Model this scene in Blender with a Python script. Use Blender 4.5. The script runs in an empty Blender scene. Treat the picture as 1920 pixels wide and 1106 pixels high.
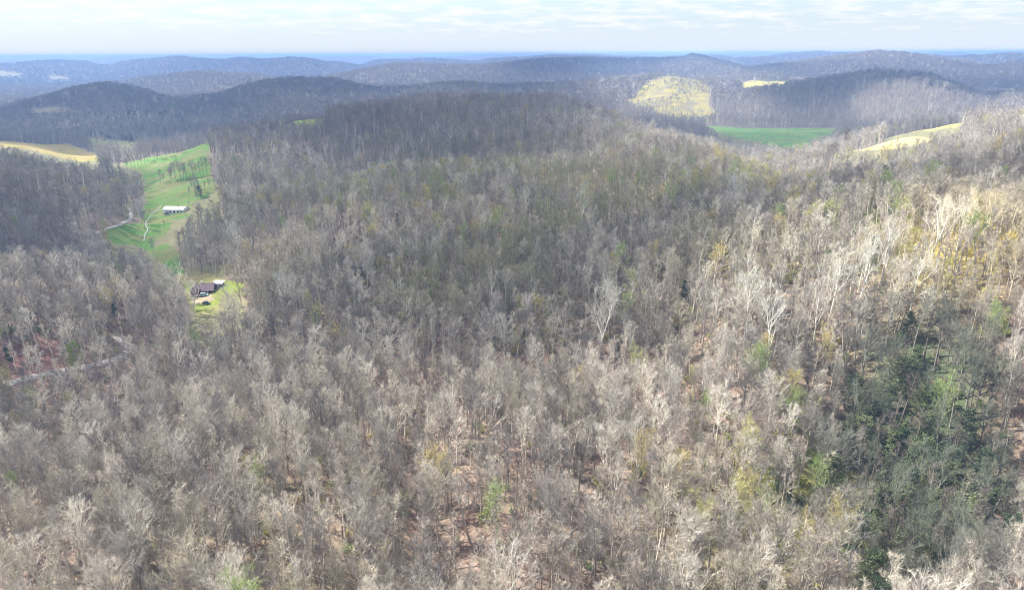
import bpy, math, random, bmesh
import numpy as np
from mathutils import Vector, Matrix

random.seed(7)
RNG = np.random.default_rng(7)
scn = bpy.context.scene
col = scn.collection
R = math.radians

# ------------------------------------------------------------------ camera
PITCH = R(18.89)
ROLL = 0.0046
FPX = 1321.0                      # focal length in photo pixels (1920 wide)
cd = bpy.data.cameras.new("camera")
cam = bpy.data.objects.new("camera", cd)
col.objects.link(cam)
cam.location = (0, 0, 0)
cam.rotation_euler = (Matrix.Rotation(math.pi / 2 - PITCH, 4, 'X') @ Matrix.Rotation(-ROLL, 4, 'Z')).to_euler()
cd.sensor_width = 36.0
cd.lens = 36.0 * FPX / 1920.0
cd.clip_start = 1.0
cd.clip_end = 60000.0
scn.camera = cam

# ------------------------------------------------------------------ light
SUN_EL, SUN_AZ = R(44.0), R(-68.0)       # azimuth from the view direction, negative = left
S = Vector((math.sin(SUN_AZ) * math.cos(SUN_EL), math.cos(SUN_AZ) * math.cos(SUN_EL), math.sin(SUN_EL)))
ld = bpy.data.lights.new("sun", 'SUN')
ld.energy = 5.0
ld.angle = R(0.5)
ld.color = (1.0, 0.95, 0.86)
sun = bpy.data.objects.new("sun", ld)
col.objects.link(sun)
sun.rotation_euler = S.to_track_quat('Z', 'Y').to_euler()

w = bpy.data.worlds.new("World")
scn.world = w
w.use_nodes = True
nt = w.node_tree
nt.nodes.clear()
N = nt.nodes.new
L = nt.links.new
out = N('ShaderNodeOutputWorld')
bg = N('ShaderNodeBackground')
bg.inputs['Strength'].default_value = 0.07
sky = N('ShaderNodeTexSky')
sky.sky_type = 'NISHITA'
sky.sun_disc = False
sky.sun_elevation = SUN_EL
sky.sun_rotation = SUN_AZ
sky.air_density = 1.0
sky.dust_density = 0.6
sky.ozone_density = 1.2
tc = N('ShaderNodeTexCoord')
sep = N('ShaderNodeSeparateXYZ')
L(tc.outputs['Generated'], sep.inputs[0])
# flat cloud layer seen in perspective: x/z, y/z
mz = N('ShaderNodeMath'); mz.operation = 'MAXIMUM'; mz.inputs[1].default_value = 0.0
L(sep.outputs['Z'], mz.inputs[0])
az_ = N('ShaderNodeMath'); az_.operation = 'ADD'; az_.inputs[1].default_value = 0.12
L(mz.outputs[0], az_.inputs[0])
dx = N('ShaderNodeMath'); dx.operation = 'DIVIDE'; L(sep.outputs['X'], dx.inputs[0]); L(az_.outputs[0], dx.inputs[1])
dy = N('ShaderNodeMath'); dy.operation = 'DIVIDE'; L(sep.outputs['Y'], dy.inputs[0]); L(az_.outputs[0], dy.inputs[1])
cmb = N('ShaderNodeCombineXYZ'); L(dx.outputs[0], cmb.inputs[0]); L(dy.outputs[0], cmb.inputs[1])
nz = N('ShaderNodeTexNoise'); nz.inputs['Scale'].default_value = 3.2
nz.inputs['Detail'].default_value = 9; nz.inputs['Roughness'].default_value = 0.62
L(cmb.outputs[0], nz.inputs['Vector'])
cr = N('ShaderNodeValToRGB')
cr.color_ramp.elements[0].position = 0.43; cr.color_ramp.elements[0].color = (0, 0, 0, 1)
cr.color_ramp.elements[1].position = 0.66; cr.color_ramp.elements[1].color = (1, 1, 1, 1)
L(nz.outputs[0], cr.inputs[0])
# clouds thin out into milky air at the horizon
hz = N('ShaderNodeMapRange'); hz.inputs['From Min'].default_value = 0.015; hz.inputs['From Max'].default_value = 0.055
hz.inputs['To Min'].default_value = 1.0; hz.inputs['To Max'].default_value = 1.0
L(sep.outputs['Z'], hz.inputs['Value'])
low = N('ShaderNodeMapRange'); low.inputs['From Min'].default_value = 0.0; low.inputs['From Max'].default_value = 0.045
low.inputs['To Min'].default_value = 0.5; low.inputs['To Max'].default_value = 0.0; L(sep.outputs['Z'], low.inputs['Value'])
fd = N('ShaderNodeMapRange'); fd.inputs['From Min'].default_value = 0.008; fd.inputs['From Max'].default_value = 0.04; L(sep.outputs['Z'], fd.inputs['Value'])
fm = N('ShaderNodeMath'); fm.operation = 'MULTIPLY'; L(cr.outputs[0], fm.inputs[0]); L(fd.outputs[0], fm.inputs[1])
mu = N('ShaderNodeMath'); mu.operation = 'MAXIMUM'; L(fm.outputs[0], mu.inputs[0]); L(low.outputs[0], mu.inputs[1])
# milky veil over the whole lower sky
veil = N('ShaderNodeMapRange'); veil.inputs['From Min'].default_value = 0.0; veil.inputs['From Max'].default_value = 0.22
veil.inputs['To Min'].default_value = 0.95; veil.inputs['To Max'].default_value = 0.06
L(sep.outputs['Z'], veil.inputs['Value'])
m0 = N('ShaderNodeMix'); m0.data_type = 'RGBA'
L(veil.outputs[0], m0.inputs['Factor']); L(sky.outputs[0], m0.inputs['A']); m0.inputs['B'].default_value = (2.62, 3.22, 3.9, 1)
m1 = N('ShaderNodeMix'); m1.data_type = 'RGBA'
L(mu.outputs[0], m1.inputs['Factor']); L(m0.outputs['Result'], m1.inputs['A']); m1.inputs['B'].default_value = (4.4, 4.4, 4.36, 1)
L(m1.outputs['Result'], bg.inputs['Color'])
L(bg.outputs[0], out.inputs['Surface'])

scn.view_settings.view_transform = 'Standard'
scn.view_settings.look = 'None'
scn.view_settings.gamma = 1
scn.view_settings.exposure = 1.75
scn.view_settings.use_curve_mapping = False
cy = scn.cycles
cy.max_bounces = 4; cy.diffuse_bounces = 2; cy.glossy_bounces = 1; cy.transmission_bounces = 1
cy.volume_bounces = 1; cy.transparent_max_bounces = 8
cy.use_denoising = True
cy.denoiser = 'OPENIMAGEDENOISE'
cy.denoising_prefilter = 'ACCURATE'
cy.pixel_filter_type = 'BLACKMAN_HARRIS'
cy.filter_width = 1.1
cy.use_adaptive_sampling = False

# ------------------------------------------------------------------ projection helpers
CP, SP = math.cos(PITCH), math.sin(PITCH)
def ray(px, py):
    u = (px - 960) / FPX; v = (553 - py) / FPX
    u, v = u + v * ROLL, v - u * ROLL
    return u, CP + SP * v, -SP + CP * v
def az_slope(px, py):
    x, y, z = ray(px, py)
    return math.atan2(x, y), z / math.hypot(x, y)
def project(x, y, z):
    dep = y * CP - z * SP
    dep = np.maximum(dep, 1e-3)
    a = x / dep; b = (y * SP + z * CP) / dep
    return 960 + FPX * (a - b * ROLL), 553 - FPX * (b + a * ROLL)
def az_of(px, D, z):
    a = math.atan((px - 960) / FPX)
    for _ in range(12):
        dep = D * math.cos(a) * CP - z * SP
        a = math.asin(max(-.99, min(.99, (px - 960) / FPX * dep / D)))
    return a

# ------------------------------------------------------------------ noise
def _h(i, j, s):
    with np.errstate(over='ignore'):
        n = (i.astype(np.int64) * 374761393 + j.astype(np.int64) * 668265263 + s * 1274126177) & 0xffffffff
        n = ((n ^ (n >> 13)) * 1274126177) & 0xffffffff
        n = (n ^ (n >> 16)) & 0xffffffff
    return n / 4294967295.0
def vnoise(x, y, s=0):
    xi = np.floor(x); yi = np.floor(y)
    fx = x - xi; fy = y - yi
    fx = fx * fx * fx * (fx * (fx * 6 - 15) + 10); fy = fy * fy * fy * (fy * (fy * 6 - 15) + 10)
    xi = xi.astype(np.int64); yi = yi.astype(np.int64)
    a = _h(xi, yi, s); b = _h(xi + 1, yi, s); c = _h(xi, yi + 1, s); d = _h(xi + 1, yi + 1, s)
    return (a * (1 - fx) + b * fx) * (1 - fy) + (c * (1 - fx) + d * fx) * fy * 1.0
def fbm(x, y, s=0, o=4, g=0.5):
    t = 0; a = 1; n = 0
    for k in range(o):
        t = t + a * (vnoise(x, y, s + k * 17) - 0.5); n += a; a *= g
        x, y = x * 1.6 + y * 1.2 + 3.1, y * 1.6 - x * 1.2 + 7.7
    return t / n * 2

# ------------------------------------------------------------------ terrain: rails of (photo column, distance, height below the camera)
# a node (px, D, z) gives the ground height; (px, D, py, h) gives the tree-top line seen at py, trees h tall
rails = [
 [(0, 60, -99), (960, 60, -103), (1900, 60, -99)],
 [(-200, 124, -108), (0, 124, -108), (400, 124, -109), (700, 124, -111), (960, 126, -111), (1300, 122, -107), (1600, 120, -105), (1900, 116, -102), (2100, 116, -102)],
 [(-200, 195, -119), (0, 195, -119), (300, 195, -118), (600, 188, -115), (800, 186, -113), (1000, 186, -113), (1200, 182, -111), (1400, 172, -110), (1600, 165, -116), (1900, 160, -112), (2100, 160, -110)],
 [(-200, 285, -131), (0, 285, -131), (150, 290, -133), (300, 296, -133), (450, 292, -131), (600, 275, -127), (800, 256, -122), (1000, 252, -120), (1200, 236, -116), (1400, 215, -106), (1500, 208, -110), (1600, 200, -118), (1900, 200, -114), (2100, 200, -108)],
 [(-200, 430, -104), (0, 430, -110), (100, 425, -114), (150, 420, -120), (270, 400, -127.5), (340, 385, -130), (385, 385, -129.5), (450, 380, -127), (520, 365, -120), (600, 350, -113), (800, 342, -109), (1000, 334, -109), (1200, 322, -103), (1400, 296, -86), (1600, 285, -79), (1750, 275, -72), (1900, 272, -71), (2100, 272, -70)],
 [(-200, 560, -138), (0, 560, -140), (150, 545, -140), (270, 520, -136), (340, 480, -133), (400, 475, -128), (450, 470, -120), (600, 475, -105), (800, 525, -95), (1000, 600, -88), (1200, 560, -84), (1300, 480, -85), (1400, 432, -88), (1600, 400, -68), (1750, 400, -66), (1900, 405, -61), (2100, 405, -56)],
 [(-200, 810, 250, 18), (0, 800, 262, 18), (80, 770, 290, 18), (150, 720, 312, 18), (230, 650, -130), (270, 620, -133), (330, 612, -132), (380, 630, -127), (450, 650, -120), (600, 640, -117), (800, 680, -104), (1000, 745, -87), (1100, 760, -79), (1200, 720, -76.5), (1300, 640, -88), (1400, 560, -98), (1500, 500, -95), (1600, 500, -84), (1750, 520, -76), (1900, 530, -66), (2100, 530, -60)],
 [(-200, 1000, -132), (0, 1000, -137), (150, 1000, -138), (210, 950, -136), (270, 900, -133), (300, 880, -128), (340, 880, -118), (385, 900, -104), (450, 960, -101), (560, 1000, -88), (620, 1000, -84), (700, 960, -76), (800, 930, 172, 20), (900, 960, 165, 20), (1000, 1000, 160, 20), (1100, 960, 178, 20), (1160, 900, -84), (1200, 900, -100), (1300, 880, -114), (1400, 850, -118), (1500, 760, -104), (1600, 700, -84), (1680, 700, -76), (1750, 720, -75), (1850, 720, -74), (1900, 700, -70), (2100, 700, -66)],
 [(-200, 1260, -100), (0, 1260, -116), (80, 1260, -126), (150, 1260, -140), (300, 1250, -140), (450, 1250, -135), (560, 1250, -112), (800, 1250, -105), (1000, 1280, -110), (1200, 1250, -128), (1400, 1100, -124), (1500, 960, -119), (1600, 900, -96), (1700, 920, -79), (1750, 920, -77), (1900, 900, -73), (2100, 900, -66)],
 [(-200, 1650, -148), (0, 1650, -148), (150, 1550, -146), (300, 1500, -145), (450, 1700, -150), (700, 1700, -145), (1000, 1700, -140), (1160, 1500, -136), (1200, 1500, -130), (1280, 1500, -128), (1400, 1430, -131), (1600, 1380, -133), (1750, 1320, -128), (1900, 1300, -122), (2100, 1300, -122)],
 [(-200, 2200, -150), (0, 2200, -148), (70, 2200, 188, 16), (130, 2200, 168, 16), (200, 2200, 154, 16), (270, 2150, 170, 16), (330, 2100, 195, 14), (400, 2200, 185, 14), (470, 2350, 158, 14), (550, 2450, 146, 14), (620, 2450, 150, 14), (700, 2350, 165, 14), (780, 2250, 165, 14), (860, 2250, 152, 14), (950, 2250, 158, 14), (1060, 2150, 158, 10), (1150, 2150, 150, 6), (1200, 2150, 150, 4), (1260, 2150, 138, 2), (1320, 2050, 148, 8), (1380, 1850, 176, 14), (1450, 1850, 163, 14), (1540, 1850, 148, 14), (1640, 1850, 131, 14), (1720, 1850, 137, 14), (1800, 1850, 162, 14), (1840, 1850, 182, 14), (1900, 1800, 176, 14), (2100, 1800, 170, 14)],
 [(-200, 2900, -152), (300, 3000, -150), (700, 3000, -150), (1000, 2900, -140), (1200, 2700, -115), (1300, 2600, -88), (1450, 2600, -92), (1550, 2700, -110), (1700, 2700, -120), (1900, 2600, -118), (2100, 2600, -120)],
 [(-200, 3900, 170, 12), (0, 3900, 172, 12), (150, 3900, 168, 12), (250, 3700, 152, 12), (330, 3600, 140, 12), (400, 3500, 135, 12), (480, 3500, 142, 12), (560, 3500, 156, 12), (640, 3600, 140, 12), (740, 3700, 120, 12), (800, 3700, 121, 12), (900, 3700, 123, 12), (960, 3700, 118, 12), (1020, 3700, 110, 12), (1100, 3700, 107, 12), (1180, 3600, 112, 12), (1280, 3500, 110, 12), (1300, 3500, 103, 12), (1330, 3500, 110, 12), (1400, 3300, 130, 12), (1500, 3500, 116, 12), (1580, 3600, 106, 12), (1640, 3600, 98, 12), (1700, 3600, 101, 12), (1780, 3500, 113, 12), (1850, 3400, 125, 12), (1900, 3400, 120, 12), (2100, 3400, 118, 12)],
 [(-200, 4900, -160), (300, 4900, -160), (960, 4900, -130), (1600, 4900, -120), (2100, 4900, -130)],
 [(-200, 6200, 120, 8), (0, 6200, 117, 8), (100, 6400, 111, 8), (200, 6400, 119, 8), (330, 6400, 113, 8), (400, 6000, 116, 8), (460, 5800, 111, 8), (540, 5800, 112, 8), (600, 5800, 118, 8), (680, 5900, 122, 8), (800, 6200, 114, 8), (900, 6400, 112, 8), (1000, 6400, 106, 8), (1100, 6200, 105, 8), (1200, 6200, 108, 8), (1300, 6200, 106, 8), (1420, 6200, 108, 8), (1480, 6200, 103, 8), (1550, 6200, 101.5, 8), (1640, 6200, 104, 8), (1720, 6000, 102, 8), (1800, 5600, 104, 8), (1860, 5600, 99, 8), (1960, 5600, 101, 8), (2100, 5600, 101, 8)],
 [(-200, 8200, -150), (960, 8200, -130), (2100, 8200, -120)],
 [(-200, 10500, 109, 6), (60, 10500, 107, 6), (150, 10500, 110, 6), (230, 10500, 108, 6), (330, 10500, 109, 6), (500, 10500, 106, 6), (620, 10500, 103.5, 6), (720, 10500, 105, 6), (860, 10500, 104, 6), (940, 10500, 102.5, 6), (1000, 10500, 100, 6), (1060, 10500, 103, 6), (1230, 10500, 101.5, 6), (1400, 10500, 103, 6), (1700, 10500, 100, 6), (1900, 10500, 98, 6), (2100, 10500, 98, 6)],
 [(-200, 12500, -140), (960, 12500, -130), (2100, 12500, -120)],
 [(-200, 15500, 107, 4), (200, 15500, 104.5, 4), (300, 15500, 106, 4), (420, 15500, 105, 4), (700, 15500, 105, 4), (960, 15500, 102.5, 4), (1300, 15500, 101, 4), (1900, 15500, 97.5, 4), (2100, 15500, 97.5, 4)],
 [(-200, 18000, -160), (960, 18000, -150), (2100, 18000, -140)],
]
NA = 241
AZR = np.linspace(R(-47), R(47), NA)
RD = np.zeros((len(rails), NA)); RZ = np.zeros((len(rails), NA))
for i, rl in enumerate(rails):
    A = []; D = []; Z = []
    for nd in rl:
        if len(nd) == 3:
            px, d, z = nd; a = az_of(px, d, z)
        else:
            px, d, py, h = nd; a, sl = az_slope(px, py); z = d * sl - h
        A.append(a); D.append(d); Z.append(z)
    RD[i] = np.interp(AZR, A, D); RZ[i] = np.interp(AZR, A, Z)
    k = np.array([1, 2, 3, 2, 1.]) / 9
    RD[i] = np.convolve(np.pad(RD[i], 2, 'edge'), k, 'valid')
    if i < 12:
        RZ[i] = np.convolve(np.pad(RZ[i], 2, 'edge'), k, 'valid')

az_f = np.linspace(R(-43), R(43), 640)
for i in (14, 16, 18):                                   # far skylines: low knobs and gaps
    RZ[i] += RD[i] / FPX * (7.5, 6.5, 4.0)[(i - 14) // 2] * fbm(AZR * 17 + i * 7.7, AZR * 0 + i, 300 + i, 3, .6)
AZ = np.concatenate([np.linspace(-math.pi, R(-47), 46)[:-1], np.linspace(R(-47), R(-43), 8)[:-1], az_f,
                     np.linspace(R(43), R(47), 8)[1:], np.linspace(R(47), math.pi, 46)[1:]])
ND = 640
LD = np.linspace(math.log(4.0), math.log(18000.0), ND)
# spend most rings where the picture needs them
LD = np.concatenate([np.linspace(math.log(4), math.log(70), 24)[:-1], np.linspace(math.log(70), math.log(5000), 520)[:-1], np.linspace(math.log(5000), math.log(18000), 110)])
ND = len(LD)

def pchip_col(xk, yk, x):
    h = np.diff(xk); d = np.diff(yk) / h
    m = np.zeros(len(xk))
    same = (d[:-1] * d[1:]) > 0
    w1 = 2 * h[1:] + h[:-1]; w2 = h[1:] + 2 * h[:-1]
    with np.errstate(divide='ignore', invalid='ignore'):
        mm = (w1 + w2) / (w1 / d[:-1] + w2 / d[1:])
    m[1:-1] = np.where(same, mm, 0)
    k = np.clip(np.searchsorted(xk, x) - 1, 0, len(h) - 1)
    t = np.clip((x - xk[k]) / h[k], 0, 1)
    return ((2*t**3 - 3*t**2 + 1) * yk[k] + (t**3 - 2*t**2 + t) * h[k] * m[k] + (-2*t**3 + 3*t**2) * yk[k+1] + (t**3 - t**2) * h[k] * m[k+1])

HT = np.zeros((len(AZ), ND))
RZ[3] -= 4.5 * np.exp(-((AZR - R(1)) / R(15)) ** 2); RZ[2] += 1.5 * np.exp(-((AZR - R(3)) / R(14)) ** 2)
azc = np.clip(AZ, AZR[0], AZR[-1])
for j, a in enumerate(azc):
    xk = np.log([np.interp(a, AZR, RD[i]) for i in range(len(rails))])
    yk = np.array([np.interp(a, AZR, RZ[i]) for i in range(len(rails))])
    for q in range(1, len(xk)):
        xk[q] = max(xk[q], xk[q-1] + 0.02)
    HT[j] = pchip_col(xk, yk, LD)
GX = np.sin(AZ)[:, None] * np.exp(LD)[None, :]
GY = np.cos(AZ)[:, None] * np.exp(LD)[None, :]
GD = np.exp(LD)[None, :] * np.ones_like(GX)
def relief(x, y, d):
    n = 1.1 * fbm(x / 26, y / 26, 5, 3) * np.clip(d / 120, 0.3, 1)
    n = n + np.clip((d - 120) / 500, 0, 1) * 3.0 * fbm(x / 110, y / 110, 11, 3)
    rid = 1 - 2 * np.abs(fbm(x / 420 + 9, y / 420, 23, 3))
    rv = 1 - 2 * np.abs(fbm(x / 150 + 4, y / 150, 27, 2))
    n = n + np.clip((d - 300) / 250, 0, 1) * np.clip((1500 - d) / 500, 0, 1) * 11.0 * (rv - .72)
    rf_ = 1 - 2 * np.abs(fbm(x / 1300 + 2, y / 1300, 29, 2))
    n = n + np.clip((d - 4300) / 5000, 0, 1) * np.where(d < 17000, 20.0, 0) * (rf_ - .75)
    gl = np.abs(x + 26 + .10 * (y - 150) + 6 * fbm(y / 40, y / 90, 37, 2))
    n = n - 6.5 * np.exp(-(gl / 11) ** 2) * np.clip((d - 85) / 40, 0, 1) * np.clip((270 - d) / 60, 0, 1) * (y > 0)
    n = n + np.clip((d - 900) / 1500, 0, 1) * (7.0 * (rid - 0.6)) * np.clip(1 - (d - 5000) / 5000, 0.2, 1)
    n = n + np.clip((d - 2500) / 4000, 0, 1) * 7.0 * fbm(x / 1100, y / 1100, 31, 3) * np.clip(1 - (d - 5500) / 4000, .35, 1)
    return n
HT = HT + relief(GX, GY, GD)
HT = np.where(GD > 4300, np.minimum(HT, 6.0), HT)
def height(x, y):
    x = np.atleast_1d(np.asarray(x, float)); y = np.atleast_1d(np.asarray(y, float))
    a = np.arctan2(x, y); l = np.log(np.maximum(np.hypot(x, y), 4.01))
    i = np.clip(np.searchsorted(AZ, a) - 1, 0, len(AZ) - 2); j = np.clip(np.searchsorted(LD, l) - 1, 0, ND - 2)
    s = (a - AZ[i]) / (AZ[i+1] - AZ[i]); t = np.clip((l - LD[j]) / (LD[j+1] - LD[j]), 0, 1)
    return (HT[i, j] * (1-s) + HT[i+1, j] * s) * (1-t) + (HT[i, j+1] * (1-s) + HT[i+1, j+1] * s) * t
_Dm = np.exp(np.linspace(math.log(70), math.log(9000), 6000))
def ground_at(px, py, dmin=0.0, dmax=9000):
    a, sl = az_slope(px, py)
    D = _Dm[(_Dm > dmin) & (_Dm < dmax)]
    x = np.sin(a) * D; y = np.cos(a) * D; h = height(x, y)
    k = np.nonzero(sl * D <= h)[0]
    i = k[0] if len(k) else int(np.argmin(np.abs(sl * D - h)))
    return Vector((x[i], y[i], h[i]))

# ------------------------------------------------------------------ land cover (fields, laid out on the ground once)
def inpoly(x, y, P):
    r = np.zeros(np.shape(x), bool); n = len(P)
    for i in range(n):
        x1, y1 = P[i]; x2, y2 = P[(i+1) % n]
        if y1 == y2: continue
        c = ((y1 > y) != (y2 > y)) & (x < (x2-x1) * (y-y1) / (y2-y1) + x1)
        r ^= c
    return r
# name, polygon seen in the photograph, distance range, colour, colour2, density of trees kept
FIELDS = [
 ('meadow', [(198,292),(250,280),(300,268),(345,252),(385,243),(392,262),(388,300),(400,330),(412,352),(392,368),(360,385),(352,405),(318,415),(312,440),(288,452),(285,462),(310,455),(335,470),(345,500),(350,530),(320,505),(285,480),(262,462),(205,455),(200,430),(235,420),(262,418),(270,400),(272,372),(270,340),(262,322),(235,312),(222,300)], 430, 1100, (.085,.185,.038), (.165,.175,.07)),
 ('yellow field', [(-60,228),(0,230),(60,246),(120,268),(178,288),(190,300),(150,304),(90,290),(40,278),(-60,272)], 900, 1500, (.25,.22,.06), (.29,.22,.10)),
 ('lawn', [(343,528),(360,516),(392,514),(416,524),(450,530),(468,538),(440,548),(415,552),(413,576),(398,592),(370,590),(352,570),(342,548)], 330, 480, (.19,.235,.045), (.24,.21,.11)),
 ('yard', [(360,560),(398,552),(402,562),(380,570),(362,572)], 330, 480, (.36,.29,.19), (.34,.28,.19)),
 ('hilltop pasture', [(505,215),(545,203),(590,206),(612,216),(600,232),(550,232),(510,226)], 850, 1250, (.21,.30,.04), (.30,.28,.07)),
 ('valley green', [(1320,232),(1400,228),(1480,228),(1575,232),(1560,250),(1520,262),(1525,275),(1495,280),(1460,276),(1400,262),(1350,250)], 800, 1420, (.10,.21,.060), (.17,.23,.070)),
 ('ridge field', [(1655,246),(1690,226),(1740,221),(1800,221),(1812,227),(1790,238),(1740,245),(1690,250)], 640, 990, (.30,.265,.075), (.32,.27,.11)),
 ('ridge scrub', [(1555,272),(1600,255),(1680,250),(1760,262),(1700,275),(1600,285)], 480, 780, (.42,.35,.12), (.40,.33,.17)),
 ('sun slope', [(1175,190),(1215,155),(1255,139),(1325,131),(1320,150),(1330,170),(1330,205),(1345,215),(1290,222),(1235,215),(1225,200)], 1450, 2400, (.26,.22,.07), (.17,.155,.10)),
 ('far strip', [(1388,157),(1410,152),(1480,153),(1482,162),(1390,166)], 1900, 3600, (.32,.30,.09), (.32,.28,.10)),
 ('far left tan', [(50,205),(120,200),(140,210),(70,214)], 1600, 3000, (.28,.23,.15), (.32,.26,.16)),
 ('far left patch', [(-40,128),(0,132),(45,140),(0,145),(-40,146)], 3000, 9000, (.24,.22,.15), (.32,.27,.16)),
 ('far patch', [(90,141),(130,144),(125,151),(92,149)], 3000, 9000, (.24,.22,.15), (.32,.27,.16)),
 ('valley clearing', [(160,258),(215,262),(260,268),(250,276),(180,276)], 1000, 1700, (.26,.27,.11), (.24,.22,.13)),
]
def cover(x, y, z, grow=0.0, trees_too=0):
    """index of the field a ground point lies in, else -1"""
    d = np.hypot(x, y)
    res = -np.ones(np.shape(x), int)
    for i, (nm, P, d0, d1, c1, c2) in enumerate(FIELDS):
        m = (d > d0) & (d < d1)
        if not m.any(): continue
        idx = np.nonzero(m)
        px, py = project(x[idx], y[idx], z[idx])
        wob = 9 * fbm(x[idx] / 30, y[idx] / 30, 77 + i, 5, .65)
        hit = inpoly(px + wob, py + wob * 0.4, P)
        for q in range(trees_too):
            hh = (q + 1) / trees_too * (19.0 if nm in ('ridge field', 'valley green', 'meadow', 'lawn', 'yellow field') else 13.0)
            px2, py2 = project(x[idx], y[idx], z[idx] + hh)
            hit |= inpoly(px2 + wob, py2 + wob * 0.4, P)
        sub = res[idx]; sub[hit] = i; res[idx] = sub
    return res

# ------------------------------------------------------------------ materials
def mat(name):
    m = bpy.data.materials.new(name); m.use_nodes = True
    m.node_tree.nodes.clear()
    o = m.node_tree.nodes.new('ShaderNodeOutputMaterial')
    p = m.node_tree.nodes.new('ShaderNodeBsdfPrincipled')
    p.inputs['Roughness'].default_value = 0.85
    p.inputs['Specular IOR Level'].default_value = 0.2
    m.node_tree.links.new(p.outputs[0], o.inputs['Surface'])
    return m, m.node_tree.nodes, m.node_tree.links, p
def simple(name, c, rough=0.8, metal=0.0, noise=0.15, scale=3.0):
    m, n, l, p = mat(name)
    t = n.new('ShaderNodeTexCoord'); z = n.new('ShaderNodeTexNoise'); z.inputs['Scale'].default_value = scale
    z.inputs['Detail'].default_value = 5
    l.new(t.outputs['Object'], z.inputs['Vector'])
    mx = n.new('ShaderNodeMix'); mx.data_type = 'RGBA'
    mx.inputs['A'].default_value = (*[v * (1 - noise) for v in c], 1)
    mx.inputs['B'].default_value = (*[min(1, v * (1 + noise)) for v in c], 1)
    l.new(z.outputs[0], mx.inputs['Factor']); l.new(mx.outputs['Result'], p.inputs['Base Color'])
    p.inputs['Roughness'].default_value = rough; p.inputs['Metallic'].default_value = metal
    return m

m_ground, n, l, p = mat('leaf_litter_ground')
at = n.new('ShaderNodeAttribute'); at.attribute_name = 'cover'; at.attribute_type = 'GEOMETRY'
geo = n.new('ShaderNodeNewGeometry')
z1 = n.new('ShaderNodeTexNoise'); z1.inputs['Scale'].default_value = 0.8; z1.inputs['Detail'].default_value = 9; z1.inputs['Roughness'].default_value = 0.72
z2 = n.new('ShaderNodeTexNoise'); z2.inputs['Scale'].default_value = 0.045; z2.inputs['Detail'].default_value = 6; z2.inputs['Roughness'].default_value = 0.65
l.new(geo.outputs['Position'], z1.inputs['Vector']); l.new(geo.outputs['Position'], z2.inputs['Vector'])
r1 = n.new('ShaderNodeMapRange'); r1.inputs['From Min'].default_value = .3; r1.inputs['From Max'].default_value = .7; r1.inputs['To Min'].default_value = .5; r1.inputs['To Max'].default_value = 1.35
l.new(z1.outputs[0], r1.inputs['Value'])
r2 = n.new('ShaderNodeMapRange'); r2.inputs['From Min'].default_value = .3; r2.inputs['From Max'].default_value = .7; r2.inputs['To Min'].default_value = .85; r2.inputs['To Max'].default_value = 1.15
l.new(z2.outputs[0], r2.inputs['Value'])
mm = n.new('ShaderNodeMath'); mm.operation = 'MULTIPLY'; l.new(r1.outputs[0], mm.inputs[0]); l.new(r2.outputs[0], mm.inputs[1])
vm = n.new('ShaderNodeVectorMath'); vm.operation = 'SCALE'; l.new(at.outputs['Color'], vm.inputs[0]); l.new(mm.outputs[0], vm.inputs['Scale'])
l.new(vm.outputs[0], p.inputs['Base Color'])
bp = n.new('ShaderNodeBump'); bp.inputs['Strength'].default_value = 0.7; bp.inputs['Distance'].default_value = 0.8
l.new(z1.outputs[0], bp.inputs['Height']); l.new(bp.outputs[0], p.inputs['Normal'])
p.inputs['Roughness'].default_value = 1.0; p.inputs['Specular IOR Level'].default_value = 0.05

def tinted(name, mode):
    """wood takes the tree's own tint; trunks lean towards grey-brown bark"""
    m, n, l, p = mat(name)
    a = n.new('ShaderNodeAttribute'); a.attribute_name = 'tint'; a.attribute_type = 'INSTANCER'
    t = n.new('ShaderNodeTexCoord'); z = n.new('ShaderNodeTexNoise'); z.inputs['Scale'].default_value = 0.8; z.inputs['Detail'].default_value = 3
    l.new(t.outputs['Object'], z.inputs['Vector'])
    r = n.new('ShaderNodeMapRange'); r.inputs['From Min'].default_value = .3; r.inputs['From Max'].default_value = .7
    r.inputs['To Min'].default_value = .78; r.inputs['To Max'].default_value = 1.2
    l.new(z.outputs[0], r.inputs['Value'])
    src = a.outputs['Color']
    if mode == 'trunk':
        mx = n.new('ShaderNodeMix'); mx.data_type = 'RGBA'; mx.inputs['Factor'].default_value = 0.22
        l.new(src, mx.inputs['A']); mx.inputs['B'].default_value = (.16, .145, .125, 1); src = mx.outputs['Result']
    if mode == 'pale':
        mx = n.new('ShaderNodeMix'); mx.data_type = 'RGBA'; mx.inputs['Factor'].default_value = 0.65
        l.new(src, mx.inputs['A']); mx.inputs['B'].default_value = (.66, .63, .56, 1); src = mx.outputs['Result']
    if mode == 'budwood':
        mx = n.new('ShaderNodeMix'); mx.data_type = 'RGBA'; mx.inputs['Factor'].default_value = 0.75
        l.new(src, mx.inputs['A']); mx.inputs['B'].default_value = (.30, .28, .25, 1); src = mx.outputs['Result']
    if mode == 'twig':
        r.inputs['To Min'].default_value = .66; r.inputs['To Max'].default_value = .98
    v = n.new('ShaderNodeVectorMath'); v.operation = 'SCALE'; l.new(src, v.inputs[0]); l.new(r.outputs[0], v.inputs['Scale'])
    l.new(v.outputs[0], p.inputs['Base Color'])
    p.inputs['Roughness'].default_value = 0.9; p.inputs['Specular IOR Level'].default_value = 0.1
    return m
m_trunk = tinted('bark', 'trunk')
m_twig = tinted('twigs', 'twig')
m_pale = tinted('pale_sycamore_bark', 'pale')
m_budwood = tinted('budding_bark', 'budwood')
m_leaf = tinted('leaf_clumps', 'leaf')

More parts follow.
